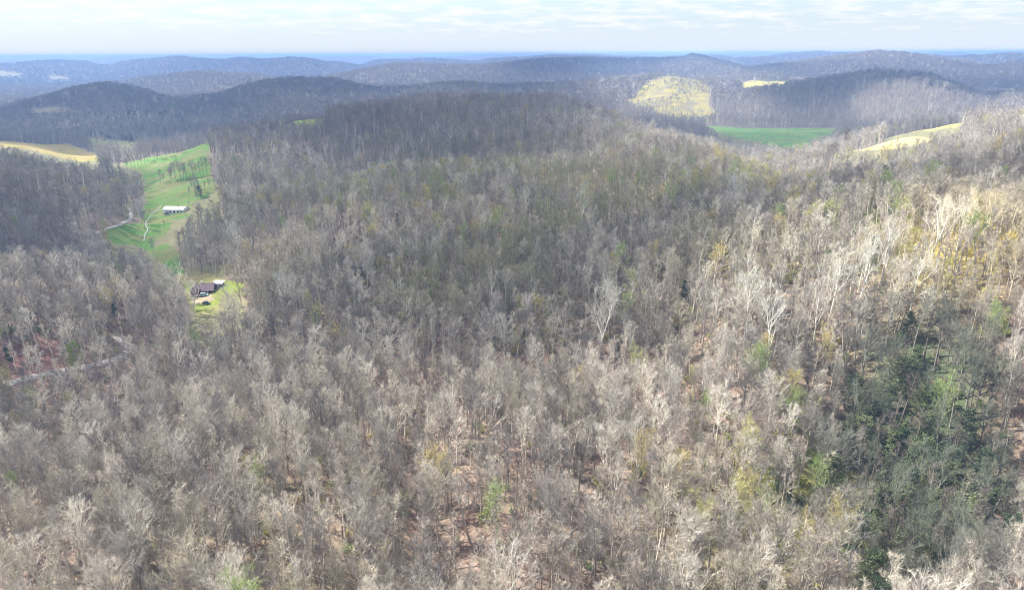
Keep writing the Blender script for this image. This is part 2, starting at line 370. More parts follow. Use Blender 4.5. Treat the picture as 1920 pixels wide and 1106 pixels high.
# ------------------------------------------------------------------ mesh helpers
def tri_mesh(name, V, F, mats, midx=None):
    me = bpy.data.meshes.new(name)
    V = np.asarray(V, np.float32); F = np.asarray(F, np.int32)
    me.vertices.add(len(V)); me.vertices.foreach_set('co', V.ravel())
    me.loops.add(F.size); me.loops.foreach_set('vertex_index', F.ravel())
    k = F.shape[1]
    me.polygons.add(len(F)); me.polygons.foreach_set('loop_start', np.arange(0, F.size, k, dtype=np.int32))
    me.polygons.foreach_set('loop_total', np.full(len(F), k, np.int32))
    for m in mats: me.materials.append(m)
    if midx is not None: me.polygons.foreach_set('material_index', np.asarray(midx, np.int32))
    me.update(); me.validate()
    return me
def link(name, me, parent=None, loc=None):
    o = bpy.data.objects.new(name, me); col.objects.link(o)
    if parent is not None: o.parent = parent
    if loc is not None: o.location = loc
    return o
def tag(o, label, cat, group=None):
    o['label'] = label; o['category'] = cat
    if group: o['group'] = group
    return o

def unit(a):
    return a / np.maximum(np.linalg.norm(a, axis=-1, keepdims=True), 1e-9)
def grow(rng, P0, D0, Ln, R0, nseg, up, wander, r_end=0.25):
    """polylines (n, nseg+1, 3) that start at P0 along D0 and bend upward"""
    n = len(P0); pts = np.zeros((n, nseg+1, 3)); pts[:, 0] = P0; d = unit(D0.copy())
    for s in range(nseg):
        d = unit(d + rng.normal(0, wander, (n, 3)) + np.array([0, 0, 1.0]) * up)
        pts[:, s+1] = pts[:, s] + d * (Ln / nseg)[:, None]
    rad = R0[:, None] * np.linspace(1, r_end, nseg+1)[None, :]
    return pts, rad
def children(rng, pts, rad, k, tmin, tmax, ang, lenf, Lpar, rf):
    """k children per polyline"""
    n, m, _ = pts.shape
    t = (np.arange(k)[None, :] + rng.uniform(0, 1, (n, k))) / k * (tmax - tmin) + tmin
    f = t * (m - 1); i = np.clip(f.astype(int), 0, m-2); fr = (f - i)[..., None]
    ii = np.arange(n)[:, None]
    p = pts[ii, i] * (1-fr) + pts[ii, i+1] * fr
    d = unit(pts[ii, i+1] - pts[ii, i])
    r = rad[ii, i] * (1-fr[..., 0]) + rad[ii, i+1] * fr[..., 0]
    rnd = unit(rng.normal(0, 1, (n, k, 3)))
    perp = unit(np.cross(d, rnd))
    a = rng.uniform(ang[0], ang[1], (n, k))[..., None]
    dd = d * np.cos(a) + perp * np.sin(a)
    Ln = Lpar[:, None] * lenf * (1.15 - 0.65 * t) * rng.uniform(0.7, 1.25, (n, k))
    return p.reshape(-1, 3), dd.reshape(-1, 3), Ln.ravel(), np.minimum(r * rf, r).ravel()
def tubes(pts, rad, sides):
    n, m, _ = pts.shape
    ax = unit(pts[:, -1] - pts[:, 0]); ref = np.where(np.abs(ax[:, 2:3]) > 0.9, np.array([[1., 0, 0]]), np.array([[0, 0, 1.]]))
    u = unit(np.cross(ax, ref)); v = np.cross(ax, u)
    th = np.arange(sides) / sides * 2 * np.pi
    ring = u[:, None, None, :] * np.cos(th)[None, None, :, None] + v[:, None, None, :] * np.sin(th)[None, None, :, None]
    V = pts[:, :, None, :] + ring * rad[:, :, None, None]
    V = V.reshape(-1, 3)
    b = (np.arange(n) * m * sides)[:, None, None] + (np.arange(m-1) * sides)[None, :, None]
    s = np.arange(sides)[None, None, :]; s2 = (s + 1) % sides
    a = b + s; c = b + s2; e = a + sides; f = c + sides
    F = np.concatenate([np.stack([a, c, f], -1).reshape(-1, 3), np.stack([a, f, e], -1).reshape(-1, 3)])
    return V, F
def blades(rng, P, D, Ln, W):
    D = unit(D); s = unit(np.cross(D, rng.normal(0, 1, D.shape)))
    V = np.stack([P - s * W[:, None] / 2, P + s * W[:, None] / 2, P + D * Ln[:, None]], 1).reshape(-1, 3)
    return V, np.arange(len(V)).reshape(-1, 3)
def flakes(rng, P, size):
    n = len(P); a = unit(rng.normal(0, 1, (n, 3))); b = unit(np.cross(a, rng.normal(0, 1, (n, 3))))
    s = size * rng.uniform(0.6, 1.3, n)[:, None]
    V = np.stack([P - a * s * .5, P + a * s * .5 + b * s * .2, P + b * s * .9], 1).reshape(-1, 3)
    return V, np.arange(len(V)).reshape(-1, 3)
def merge(parts):
    V = []; F = []; o = 0
    for v, f in parts:
        V.append(v); F.append(f + o); o += len(v)
    return np.concatenate(V), np.concatenate(F)

def tree_parts(seed, kind, lod, H=22.0):
    """returns (trunk V,F), (crown V,F)"""
    rng = np.random.default_rng(seed)
    # kind: bare, spread, white, bud, dome
    K = {'bare': dict(cb=.46, ang=(.5, .95), reach=.24, up=.17, nl=13),
         'pole': dict(cb=.56, ang=(.4, .85), reach=.17, up=.2, nl=9),
         'spread': dict(cb=.40, ang=(.6, 1.1), reach=.31, up=.15, nl=14),
         'white': dict(cb=.40, ang=(.35, .75), reach=.34, up=.10, nl=10),
         'bud': dict(cb=.38, ang=(.5, .95), reach=.26, up=.16, nl=12),
         'dome': dict(cb=.34, ang=(.5, 1.05), reach=.34, up=.15, nl=16)}[kind]
    cfg = {0: dict(nl=1.0, k2=5, k3=5, k4=6, tw=.034, ts=1.2, s=(6, 5, 3)),
           1: dict(nl=.75, k2=5, k3=4, k4=4, tw=.064, ts=1.6, s=(5, 3, 3)),
           2: dict(nl=.55, k2=4, k3=3, k4=3, tw=.145, ts=2.3, s=(4, 3, 3)),
           3: dict(nl=.50, k2=3, k3=3, k4=4, tw=.31, ts=3.4, s=(3, 3, 3))}[lod]
    Ht = H * .86
    tp, tr = grow(rng, np.zeros((1, 3)) - [0, 0, 1.0], np.array([[rng.normal(0, .03), rng.normal(0, .03), 1.]]), np.array([Ht + 1]), np.array([H * .0135]), 8 if lod < 2 else 4, .05, .035 if kind != 'white' else .05, .28)
    if lod == 1: tr = tr * 1.25
    if lod == 2: tr = tr * 1.9
    if lod == 3: tr = tr * 3
    nl = max(4, int(K['nl'] * cfg['nl']))
    # main limbs
    t = np.linspace(K['cb'], .97, nl) + rng.uniform(-.02, .02, nl); t = np.clip(t, .2, .99)
    f = t * (tp.shape[1] - 1); i = np.clip(f.astype(int), 0, tp.shape[1] - 2); fr = (f - i)[:, None]
    P = tp[0, i] * (1-fr) + tp[0, i+1] * fr
    az = np.arange(nl) * 2.4 + rng.uniform(-.5, .5, nl)
    el = rng.uniform(*K['ang'], nl) * (1.1 - .5 * (t - K['cb']) / (1 - K['cb']))
    D = np.stack([np.sin(el) * np.cos(az), np.sin(el) * np.sin(az), np.cos(el)], -1)
    prof = 1.0 - .55 * np.abs((t - K['cb']) / (1 - K['cb']) - .35)
    Ln = H * K['reach'] * prof * rng.uniform(.75, 1.2, nl) * 1.25
    Rr = np.interp(t, np.linspace(0, 1, tr.shape[1]), tr[0]) * rng.uniform(.58, .82, nl)
    lp, lr = grow(rng, P, D, Ln, Rr, 4 if lod < 2 else 2, K['up'], .10, .22)
    trunk = [tubes(tp, tr, cfg['s'][0]), tubes(lp, lr, cfg['s'][1])]
    p2, d2, L2, r2 = children(rng, lp, lr, cfg['k2'], .2, 1.0, (.4, .95), .55, Ln, .72)
    q2, s2 = grow(rng, p2, d2, L2, np.maximum(r2, {0: .055, 1: .07, 2: .09, 3: .25}[lod]), 3 if lod == 0 else 2, K['up'] * .8, .13, .3)
    p3, d3, L3, r3 = children(rng, q2, s2, cfg['k3'], .15, 1.0, (.4, 1.0), .62, L2, .7)
    crown = []
    if lod == 0:
        crown.append(tubes(q2, s2, 3))
        q3, s3 = grow(rng, p3, d3, L3, np.maximum(r3, .030), 2, K['up'], .18, .4)
        crown.append(tubes(q3, s3, 3))
    elif lod == 1:
        crown.append(tubes(q2, s2, 3))
        q3, s3 = grow(rng, p3, d3, L3, np.maximum(r3, .04), 1, K['up'], .15, .4)
        V, F = blades(rng, q3[:, 0], q3[:, 1] - q3[:, 0], L3, np.full(len(L3), .11)); crown.append((V, F))
    else:
        V, F = blades(rng, q2[:, 0], q2[:, -1] - q2[:, 0], np.linalg.norm(q2[:, -1] - q2[:, 0], axis=1), np.full(len(q2), cfg['tw'] * .9)); crown.append((V, F))
        q3, s3 = grow(rng, p3, d3, L3, np.maximum(r3, .04), 1, K['up'], .15, .4)
    p4, d4, L4, r4 = children(rng, q3, s3, cfg['k4'], .1, 1.0, (.35, 1.1), .8, L3, .7)
    wsc = {'white': .7, 'bare': 1, 'spread': 1, 'dome': 1, 'bud': .8, 'pole': 1}[kind]
    d4 = unit(d4 + np.array([0, 0, .28]) + rng.normal(0, .12, d4.shape))
    Lt = cfg['ts'] * rng.uniform(.55, 1.25, len(p4)) * (H / 22)
    crown.append(blades(rng, p4, d4, Lt, np.full(len(p4), cfg['tw'] * wsc) * rng.uniform(.7, 1.3, len(p4))))
    if kind == 'bud':
        e = p4 + d4 * (Lt * rng.uniform(.4, 1, len(p4)))[:, None]
        e = e[rng.uniform(0, 1, len(e)) < {0: .55, 1: .8, 2: 1, 3: 1}[lod]]
        crown.append(flakes(rng, e, {0: .22, 1: .42, 2: .8, 3: 1.5}[lod]))
    return merge(trunk), merge(crown)

def evergreen_parts(seed, lod, H=17.0, broad=False):
    rng = np.random.default_rng(seed)
    tp, tr = grow(rng, np.array([[0, 0, -1.]]), np.array([[0, 0, 1.]]), np.array([H]), np.array([.24]), 5, .05, .03, .15)
    n = {0: 110, 1: 60, 2: 26}[lod]
    t = rng.uniform(.12, .98, n) ** .85
    z = t * H * .97 - .5
    rad = H * (.24 if not broad else .32) * (np.sqrt(np.clip(1 - t ** (1.6 if not broad else 2.6), 0, 1)) * .85 + .12) * rng.uniform(.7, 1.15, n)
    az = rng.uniform(0, 6.28, n)
    P = np.stack([np.interp(z, tp[0, :, 2], tp[0, :, 0]), np.interp(z, tp[0, :, 2], tp[0, :, 1]), z], -1)
    D = np.stack([np.cos(az), np.sin(az), rng.uniform(-.05, .45, n)], -1)
    q, s = grow(rng, P, D, rad, np.full(n, .05), 3, .06, .08, .3)
    k = {0: 42, 1: 16, 2: 8}[lod]
    p4, d4, L4, r4 = children(rng, q, s, k, .2, 1.0, (.3, 1.2), .4, rad, .7)
    p4 = p4 + rng.normal(0, .22, p4.shape)
    return merge([tubes(tp, tr, 6 if lod == 0 else 4)]), merge([tubes(q, s, 3)] + [flakes(rng, p4, {0: .36, 1: .8, 2: 1.4}[lod])])

def bush_parts(seed, leafy=False):
    rng = np.random.default_rng(seed)
    n = 9
    az = rng.uniform(0, 6.28, n); el = rng.uniform(.1, .8, n)
    D = np.stack([np.sin(el) * np.cos(az), np.sin(el) * np.sin(az), np.cos(el)], -1)
    P = np.concatenate([rng.normal(0, .25, (n, 2)), np.full((n, 1), -.2)], 1)
    Ln = rng.uniform(1.2, 3.2, n)
    q, s = grow(rng, P, D, Ln, np.full(n, .05), 2, .1, .15, .4)
    p4, d4, L4, r4 = children(rng, q, s, 12, .2, 1, (.3, 1.1), .45, Ln, .7)
    parts = [tubes(q, s, 3), blades(rng, p4, unit(d4 + np.array([0, 0, .3])), L4 * 1.3, np.full(len(p4), .07))]
    if leafy: parts.append(flakes(rng, p4 + d4 * (L4 * .7)[:, None], .34))
    return merge(parts)

# ------------------------------------------------------------------ ground sheet
gz = HT.copy()
fx, fy, fz = GX.ravel(), GY.ravel(), gz.ravel()
fi = cover(fx, fy, fz)
d = np.hypot(fx, fy)
nA = fbm(fx / 38, fy / 38, 41, 4); nB = fbm(fx / 14, fy / 14, 43, 3); nC = fbm(fx / 160, fy / 160, 47, 3); nD = fbm(fx / 70, fy / 70, 49, 3)
base = np.zeros((len(fx), 3)); base[:] = (.21, .165, .130)                    # dry leaf litter
def blend(c, a):
    a = np.clip(a, 0, 1)[:, None]
    base[:] = base * (1 - a) + np.array(c)[None, :] * a
blend((.26, .195, .145), nA * 1.6 + .1)        # fresh tan leaves
blend((.19, .13, .11), nB * 1.2 + nC * .6)      # redder, damper leaves
blend((.17, .165, .075), nD * 2.2 - .45)             # moss and ground ivy
pxg, pyg = project(fx, fy, fz)
def zone(cx, cy, rx, ry, d0=0, d1=1e9):
    return np.clip(1.3 - np.hypot((pxg - cx) / rx, (pyg - cy) / ry), 0, 1) * ((d > d0) & (d < d1)) * (fy > 0)
def nz_(k=.5): return np.clip(.5 + nA * .9 + nB * k, 0, 1)
blend((.25, .15, .125), zone(1000, 705, 330, 60, 120, 330) * .8)
blend((.25, .135, .12), zone(60, 680, 120, 60, 120, 380) * .8)
blend((.29, .22, .17), zone(900, 930, 160, 190, 100, 240) * .7 * nz_())
blend((.28, .215, .165), zone(560, 1000, 260, 120, 90, 240) * .6 * nz_())
blend((.27, .30, .07), zone(1500, 950, 170, 130, 90, 300) * .85 * nz_(.9))
blend((.16, .24, .05), zone(1440, 430, 330, 90, 200, 520) * .6 * nz_(.9))
blend((.44, .37, .14), zone(1790, 470, 170, 110, 200, 420) * .75 * nz_(1.2))  # sunlit glow of the clearing put into the ground colour
blend((.21, .135, .11), np.clip(nC * 2.0 - .1, 0, 1) * (d < 300) * .6)
blend((.08, .10, .055), zone(1735, 800, 150, 260, 90, 330) * 1.2)  # ground darkened to match the map inset
blend((.14, .22, .05), zone(700, 500, 130, 50, 200, 600) * .5 * nz_(.9))
blend((.115, .11, .07), zone(1330, 600, 300, 150, 100, 420) * .8 * nz_(.8))
blend((.13, .12, .08), zone(600, 560, 300, 130, 250, 520) * .6 * nz_(.8))
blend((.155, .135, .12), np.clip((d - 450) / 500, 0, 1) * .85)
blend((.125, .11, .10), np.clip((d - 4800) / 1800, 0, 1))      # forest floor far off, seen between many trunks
fi2 = cover(fx, fy, fz, trees_too=4)
mg = (fi2 >= 0) & (fi < 0)
base[mg] = base[mg] * .3 + np.array([(.17, .175, .085)]) * .7
for i, F_ in enumerate(FIELDS):
    m = fi == i
    if not m.any(): continue
    q = np.clip(.5 + 1.7 * fbm(fx[m] / 30, fy[m] / 8, 60 + i, 4) + .4 * fbm(fx[m] / 7, fy[m] / 7, 80 + i, 2), 0, 1)[:, None]
    base[m] = np.array(F_[4])[None] * (1 - q) + np.array(F_[5])[None] * q
na, nd = GX.shape
ii, jj = np.meshgrid(np.arange(na - 1), np.arange(nd - 1), indexing='ij')
q00 = (ii * nd + jj).ravel(); q10 = ((ii + 1) * nd + jj).ravel()
Fq = np.stack([q00, q00 + 1, q10 + 1, q10], -1)
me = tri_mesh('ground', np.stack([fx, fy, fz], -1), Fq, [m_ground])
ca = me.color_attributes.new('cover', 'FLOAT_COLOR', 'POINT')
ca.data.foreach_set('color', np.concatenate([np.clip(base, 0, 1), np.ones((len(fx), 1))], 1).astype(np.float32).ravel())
me.polygons.foreach_set('use_smooth', np.ones(len(Fq), bool))
ground = link('ground', me); ground['kind'] = 'structure'

# ------------------------------------------------------------------ roads and stream, draped strips
ROADPTS = []
def strip(name, pix, width, m, lift=.22, kind='structure', dmin=0, dmax=9000, sub=14):
    P = [ground_at(px, py, dmin, dmax) for px, py in pix]
    Q = []
    for i in range(len(P) - 1):
        p0 = P[max(i-1, 0)]; p1 = P[i]; p2 = P[i+1]; p3 = P[min(i+2, len(P)-1)]
        for k in range(sub):
            t = k / sub
            Q.append(.5 * ((2*p1) + (p2-p0)*t + (2*p0-5*p1+4*p2-p3)*t*t + (3*p1-p0-3*p2+p3)*t**3))
    Q.append(P[-1])
    V = []; F = []
    NW = 6
    for i, c in enumerate(Q):
        tdir = (Q[min(i+1, len(Q)-1)] - Q[max(i-1, 0)]); tdir.z = 0; tdir.normalize()
        nrm = Vector((-tdir.y, tdir.x, 0))
        ww = width * (1 + .18 * math.sin(i * .9) + .1 * math.sin(i * 2.3))
        xs = [c + nrm * (ww * (k / (NW-1) - .5)) for k in range(NW)]
        hq = height([q.x for q in xs], [q.y for q in xs]); hc = .35 * max(hq) + .65 * hq
        for k, q in enumerate(xs):
            V.append((q.x, q.y, float(hc[k]) + lift - (.5 if k in (0, NW-1) else 0)))
        ROADPTS.append((c.x, c.y, width))
        if i:
            for k in range(NW - 1):
                a = (i-1) * NW + k
                F.append((a, a+1, a+NW+1, a+NW))
    o = link(name, tri_mesh(name, V, F, [m])); o['kind'] = kind
    return o
m_gravel = simple('gravel', (.27, .25, .23), .95, 0, .25, .6)
strip('road', [(-60, 742), (0, 722), (90, 700), (180, 684), (228, 668), (242, 655), (232, 642), (215, 632)], 4.8, m_gravel, dmin=200, dmax=420)
strip('road', [(165, 442), (190, 434), (220, 424), (240, 414), (246, 404), (244, 392)], 3.4, m_gravel, dmin=480, dmax=800)
m_water = simple('shallow_water', (.27, .29, .28), .6, 0, .45, .5)
strip('stream', [(270, 452), (272, 440), (277, 430), (272, 420), (278, 411), (284, 402), (296, 394), (303, 385)], 1.0, m_water, lift=.06, dmin=480, dmax=900)
RP = np.array(ROADPTS)

# ------------------------------------------------------------------ forest points
def scatter(d0, d1, sp, azl=42.0):
    lim = d1
    X = np.arange(-lim, lim, sp)
    gx, gy = np.meshgrid(X, np.arange(0, lim, sp))
    gx = gx.ravel(); gy = gy.ravel()
    gx = gx + RNG.uniform(-.48, .48, len(gx)) * sp; gy = gy + RNG.uniform(-.48, .48, len(gx)) * sp
    dd = np.hypot(gx, gy); a = np.degrees(np.arctan2(gx, gy))
    m = (dd >= d0) & (dd < d1) & (np.abs(a) < azl)
    return gx[m], gy[m]
SCRUB = {'sun slope': 1.3, 'far left patch': .5, 'far patch': .4, 'far left tan': .4, 'far strip': .08, 'yellow field': .03, 'ridge scrub': .45, 'valley clearing': .3, 'valley green': .03, 'meadow': .05, 'hilltop pasture': .06}
def keep(x, y, grow_road=4.0):
    z = height(x, y)
    fi = cover(x, y, z, trees_too=4)
    ok = fi < 0
    scr = fbm(x / 60, y / 60, 131, 3)
    for q_, F_ in enumerate(FIELDS):
        if F_[0] in SCRUB:
            ok |= (fi == q_) & (RNG.uniform(0, 1, len(x)) < SCRUB[F_[0]] * np.clip(.5 + 2 * scr, 0, 2))
    d = np.hypot(x, y)
    near = np.nonzero(d < 900)[0]
    for rx, ry, w_ in RP:
        q = np.hypot(x[near] - rx, y[near] - ry) < w_ / 2 + grow_road * .6
        ok[near[q]] = False
    global LOWF
    LOWF = (fi >= 0)
    return ok, z
bands = [(82, 262, 5.7), (262, 700, 6.0), (700, 1700, 8.0), (1700, 4300, 13.5), (4300, 6600, 26.0)]
ALL = []
# lighter stands where the floor shows between the stems (photo column, row, radii, strength)
THIN = [(800, 800, 45, 70, .6), (870, 1060, 60, 80, .6), (700, 930, 60, 50, .4), (1130, 950, 90, 70, .4), (1330, 1000, 70, 60, .4), (880, 900, 75, 110, .8), (560, 1010, 150, 90, .55), (420, 1060, 120, 60, .6), (1000, 700, 300, 45, .6), (60, 690, 120, 60, .7), (130, 715, 170, 40, .75),
        (235, 650, 40, 50, .8), (1520, 960, 160, 90, .55), (1240, 850, 170, 90, .35), (1800, 470, 110, 60, .5), (110, 880, 40, 40, .6), (330, 860, 50, 30, .6), (1340, 640, 160, 60, .3)]
for lod, (d0, d1, sp) in enumerate(bands):
    x, y = scatter(d0, d1, sp)
    ok, z = keep(x, y)
    # ragged gaps
    lowf = LOWF.copy()
    g = fbm(x / 30, y / 30, 91, 3)
    ok &= ~((g < -.42) & (RNG.uniform(0, 1, len(x)) < .7))
    if lod < 2:
        px, py = project(x, y, z + 4)
        thin = np.zeros(len(x))
        for (cx_, cy_, rx_, ry_, s_) in THIN:
            thin = np.maximum(thin, s_ * np.clip(1.6 - 1.3 * np.hypot((px - cx_) / rx_, (py - cy_) / ry_), 0, 1))
        ok &= RNG.uniform(0, 1, len(x)) > thin
    x, y, z = x[ok], y[ok], z[ok]
    ALL.append((lod, x, y, z, lowf[ok]))

TINTS = np.array([(.57, .525, .455), (.48, .44, .39), (.36, .32, .28), (.66, .61, .53), (.50, .455, .36), (.27, .245, .225)])
def tint_for(x, y, z, rng):
    n = len(x)
    t = TINTS[rng.integers(0, len(TINTS), n)] * rng.uniform(.68, 1.25, (n, 1))
    px, py = project(x, y, z + 10)
    d = np.hypot(x, y)
    def zn(cx, cy, rx, ry): return np.clip(1.25 - np.hypot((px - cx) / rx, (py - cy) / ry), 0, 1)
    kind = np.zeros(n, int)
    u = rng.uniform(0, 1, n)
    c = fbm(x / 60, y / 60, 101, 3)
    # brown stands, tints darkened further to carry cloud shade on the hills, warmer near
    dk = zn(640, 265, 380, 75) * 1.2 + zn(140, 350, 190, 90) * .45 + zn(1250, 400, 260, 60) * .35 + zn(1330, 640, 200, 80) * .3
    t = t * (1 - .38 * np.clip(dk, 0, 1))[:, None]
    t = t * (1 + .14 * c[:, None])
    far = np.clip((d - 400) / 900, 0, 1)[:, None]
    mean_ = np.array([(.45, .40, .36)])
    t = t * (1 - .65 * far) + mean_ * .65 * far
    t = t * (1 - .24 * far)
    # greenish-grey twigs in patches of the hill face
    gr = np.clip(zn(900, 440, 560, 190) * (.6 + 2.2 * fbm(x / 45, y / 45, 107, 3)), 0, 1)[:, None] * .72
    t = t * (1 - gr) + np.array([(.34, .33, .165)]) * gr
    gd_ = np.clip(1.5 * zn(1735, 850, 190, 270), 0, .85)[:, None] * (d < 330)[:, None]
    t = t * (1 - gd_) + np.array([(.12, .15, .105)]) * gd_  # other trees darkened as well, matching the map inset
    wm = np.clip(zn(1800, 460, 170, 110) * 1.1, 0, 1)[:, None] * .75 * (d < 420)[:, None]  # warm sunlight of the clearing painted into the tree tints
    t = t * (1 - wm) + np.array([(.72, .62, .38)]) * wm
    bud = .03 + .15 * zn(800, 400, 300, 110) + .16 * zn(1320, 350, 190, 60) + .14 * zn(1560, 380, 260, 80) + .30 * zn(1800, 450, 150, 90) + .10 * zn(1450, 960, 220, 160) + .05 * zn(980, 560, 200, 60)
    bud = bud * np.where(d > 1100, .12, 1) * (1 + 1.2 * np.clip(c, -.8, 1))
    isb = u < bud
    bt = np.array([(.34, .36, .14), (.42, .40, .17), (.38, .33, .13), (.26, .33, .12), (.46, .38, .16)])[rng.integers(0, 5, n)] * rng.uniform(.75, 1.1, (n, 1))
    t = np.where(isb[:, None], bt, t)
    kind[isb] = 1
    # evergreens: lower-right grove stands in for a dark map inset, and scattered ones
    ev = np.clip(1.0 * zn(1735, 850, 160, 240), 0, .74) * (d < 330) + .22 * zn(240, 520, 110, 40) + .10 * zn(680, 480, 100, 50) + .05 * zn(400, 650, 120, 40) + .006
    ev = np.where((d > 1300) & (d < 1900) & (zn(250, 235, 110, 40) > .2), .35, ev)
    ise = rng.uniform(0, 1, n) < ev
    et = np.array([(.10, .13, .065), (.075, .105, .06), (.13, .155, .075), (.10, .115, .07)])[rng.integers(0, 4, n)] * rng.uniform(.75, 1.3, (n, 1))
    t = np.where(ise[:, None], et, t); kind[ise] = 2
    wh = .035 + .14 * zn(1500, 580, 260, 110) + .25 * zn(1780, 440, 130, 80) + .16 * zn(640, 290, 300, 60)
    isw = (~isb) & (~ise) & (d > 125) & (gd_[:, 0] < .3) & (rng.uniform(0, 1, n) < wh)
    t = np.where(isw[:, None], rng.uniform(.9, 1.1, (n, 1)) * np.array([(.58, .55, .48)]), t); kind[isw] = 3
    dm = (kind == 0) & (rng.uniform(0, 1, n) < .22)
    kind[dm] = 4
    return np.clip(t, .02, .85), kind
# ---- prototypes
kinds = {0: 'bare', 1: 'bud', 3: 'white', 4: 'spread'}
protos_near = {}
def near_proto(kind, s):
    if kind == 2:
        (tv, tf), (cv, cf) = evergreen_parts(900 + s, 0, broad=(s % 2 == 0)); mt, mc = m_budwood, m_leaf
    else:
        (tv, tf), (cv, cf) = tree_parts(100 * kind + s, kinds[kind] if not (kind == 0 and s % 3 == 2) else 'pole', 0)
        mt = {0: m_trunk, 1: m_budwood, 3: m_pale, 4: m_trunk}[kind]; mc = {1: m_leaf}.get(kind, m_twig)
    return tri_mesh('trunk', tv, tf, [mt]), tri_mesh('crown', cv, cf, [mc])
for k, cnt in ((0, 10), (1, 4), (2, 4), (3, 5), (4, 5)):
    protos_near[k] = [near_proto(k, s) for s in range(cnt)]
GROUPNAME = {0: ('bare_tree', 'bare grey broadleaf tree'), 1: ('budding_tree', 'pale yellow-green budding tree'), 2: ('evergreen_tree', 'dark green evergreen tree'),
             3: ('pale_limbed_tree', 'bare tree with white upper limbs'), 4: ('bare_tree', 'broad-crowned bare grey tree')}
def place_tree(kind, pos, hscale, wscale, rz, tint, label, group=None, lean=(0, 0), name=None):
    tm, cm = random.choice(protos_near[kind])
    e = bpy.data.objects.new(name or GROUPNAME[kind][0], None); col.objects.link(e)
    e.empty_display_size = 1
    e.location = pos; e.rotation_euler = (lean[0], lean[1], rz); e.scale = (wscale, wscale, hscale)
    tag(e, label, 'tree', group)
    for nm, m_ in (('trunk', tm), ('crown', cm)):
        c = link(nm, m_, e); c['tint'] = [float(v) for v in tint]
    return e
# ---- standout trees one can point to (px, py of foot, kind, height m, tint, label, lean)
W_ = (.72, .70, .62); G_ = (.40, .42, .13); Y_ = (.46, .40, .14)
STAND = [
 (1122, 672, 3, 31, W_, 'tall white-barked bare tree leaning above the reddish leaf litter at mid slope', (0, .06)),
 (1090, 432, 3, 27, (.58, .60, .42), 'rounded pale tree with fan of white limbs high on the main hillside', None),
 (1398, 655, 3, 29, W_, 'white-limbed bare tree with a wide fan crown, taller of the pair on the slope', None),
 (1438, 700, 3, 28, W_, 'white-limbed bare tree with forked stem just right of the wide fan crown', None),
 (1525, 655, 3, 25, (.6, .57, .5), 'pale bare tree with narrow upswept crown between taller white trees', None),
 (1552, 610, 3, 27, W_, 'slender white-barked tree with long bare stem on the right slope', None),
 (1606, 598, 3, 27, W_, 'white-limbed bare tree with long low side branch on the right slope', None),
 (1652, 535, 3, 24, (.62, .6, .54), 'broad pale bare tree below the dark green bushes', None),
 (1700, 610, 3, 25, W_, 'white-limbed tree with spreading forks above the evergreen grove', None),
 (1742, 500, 3, 24, (.85, .80, .66), 'tallest glowing white bare tree in the sunlit clearing', None),
 (1790, 485, 3, 22, (.80, .75, .60), 'second glowing pale tree in the sunlit clearing, right of the tallest', None),
 (1880, 520, 1, 15, (.62, .48, .10), 'round golden yellow tree at the edge of the sunlit clearing', None),
 (1842, 560, 0, 19, (.55, .50, .36), 'thin bare tree at the lower edge of the sunlit clearing', None),
 (451, 487, 3, 24, W_, 'white twin-stemmed bare tree above the house clearing', None),
 (530, 598, 3, 24, (.62, .62, .56), 'pale spreading bare tree right of the farmhouse', None),
 (342, 585, 3, 24, W_, 'white bare tree just left of the red farmhouse', None),
 (364, 592, 3, 19, W_, 'smaller white bare tree in front of the red farmhouse', None),
 (432, 600, 3, 19, (.5, .5, .46), 'pale bare tree standing right below the farmhouse lawn', None),
 (146, 693, 2, 14, (.16, .25, .045), 'bright green ivy-clad tree beside the gravel road', None),
 (425, 668, 2, 9, (.16, .22, .06), 'small mid green evergreen in the hollow below the farmhouse', None),
 (582, 600, 1, 14, G_, 'small rounded yellow-green tree on the hill foot right of the farmhouse', None),
 (800, 402, 1, 17, Y_, 'yellow-green budding tree with rounded crown in the middle of the main hill', None),
 (622, 350, 1, 15, Y_, 'yellow-green budding tree near the upper left of the main hill', None),
 (1565, 322, 1, 14, (.38, .46, .08), 'bright lime green tree on the right hand skyline', None),
 (1700, 318, 1, 15, (.36, .42, .12), 'lime tinted tree beneath the dark skyline trees at right', None),
 (935, 610, 2, 17, (.34, .22, .17), 'dead reddish-brown conifer in the middle of the slope', None),
 (1632, 500, 2, 13, (.07, .14, .035), 'dark green bushy evergreen left of the sunlit clearing', None),
 (770, 815, 2, 12, (.09, .09, .07), 'small dark evergreen in the gully of the near wood', None),
 (948, 700, 4, 24, (.50, .50, .45), 'broad spreading grey tree above the reddish leaf litter', None),
 (1375, 425, 4, 26, (.55, .53, .52), 'big dome-crowned grey tree on the shoulder right of centre', None),
 (1583, 300, 4, 24, (.16, .14, .13), 'dark gnarled bare tree standing alone on the right skyline', None),
 (560, 735, 3, 20, (.52, .50, .36), 'leafless pale tree with yellowish tips below the hill foot', None),
 (265, 420, 0, 20, (.6, .58, .56), 'bare pale tree beside the far bend of the valley road', None),
 (288, 478, 0, 13, (.35, .36, .36), 'small bare tree standing in the green meadow by the stream', None),
 (376, 372, 2, 13, (.09, .13, .09), 'dark round tree standing on the green meadow slope', None),
]
std_pos = []
for px, py, k, H, ti, lab, lean in STAND:
    pos = ground_at(px, py)
    base_h = 17.0 if k == 2 else 22.0
    s = H / base_h
    place_tree(k, pos - Vector((0, 0, .3)), s, s * 1.02, random.uniform(0, 6.28), ti, lab, None, lean or (0, 0),
               {2: 'evergreen_tree', 3: 'white_limbed_tree', 1: 'budding_tree'}.get(k, 'bare_tree'))
    std_pos.append((pos.x, pos.y))
SPN = np.array(std_pos)
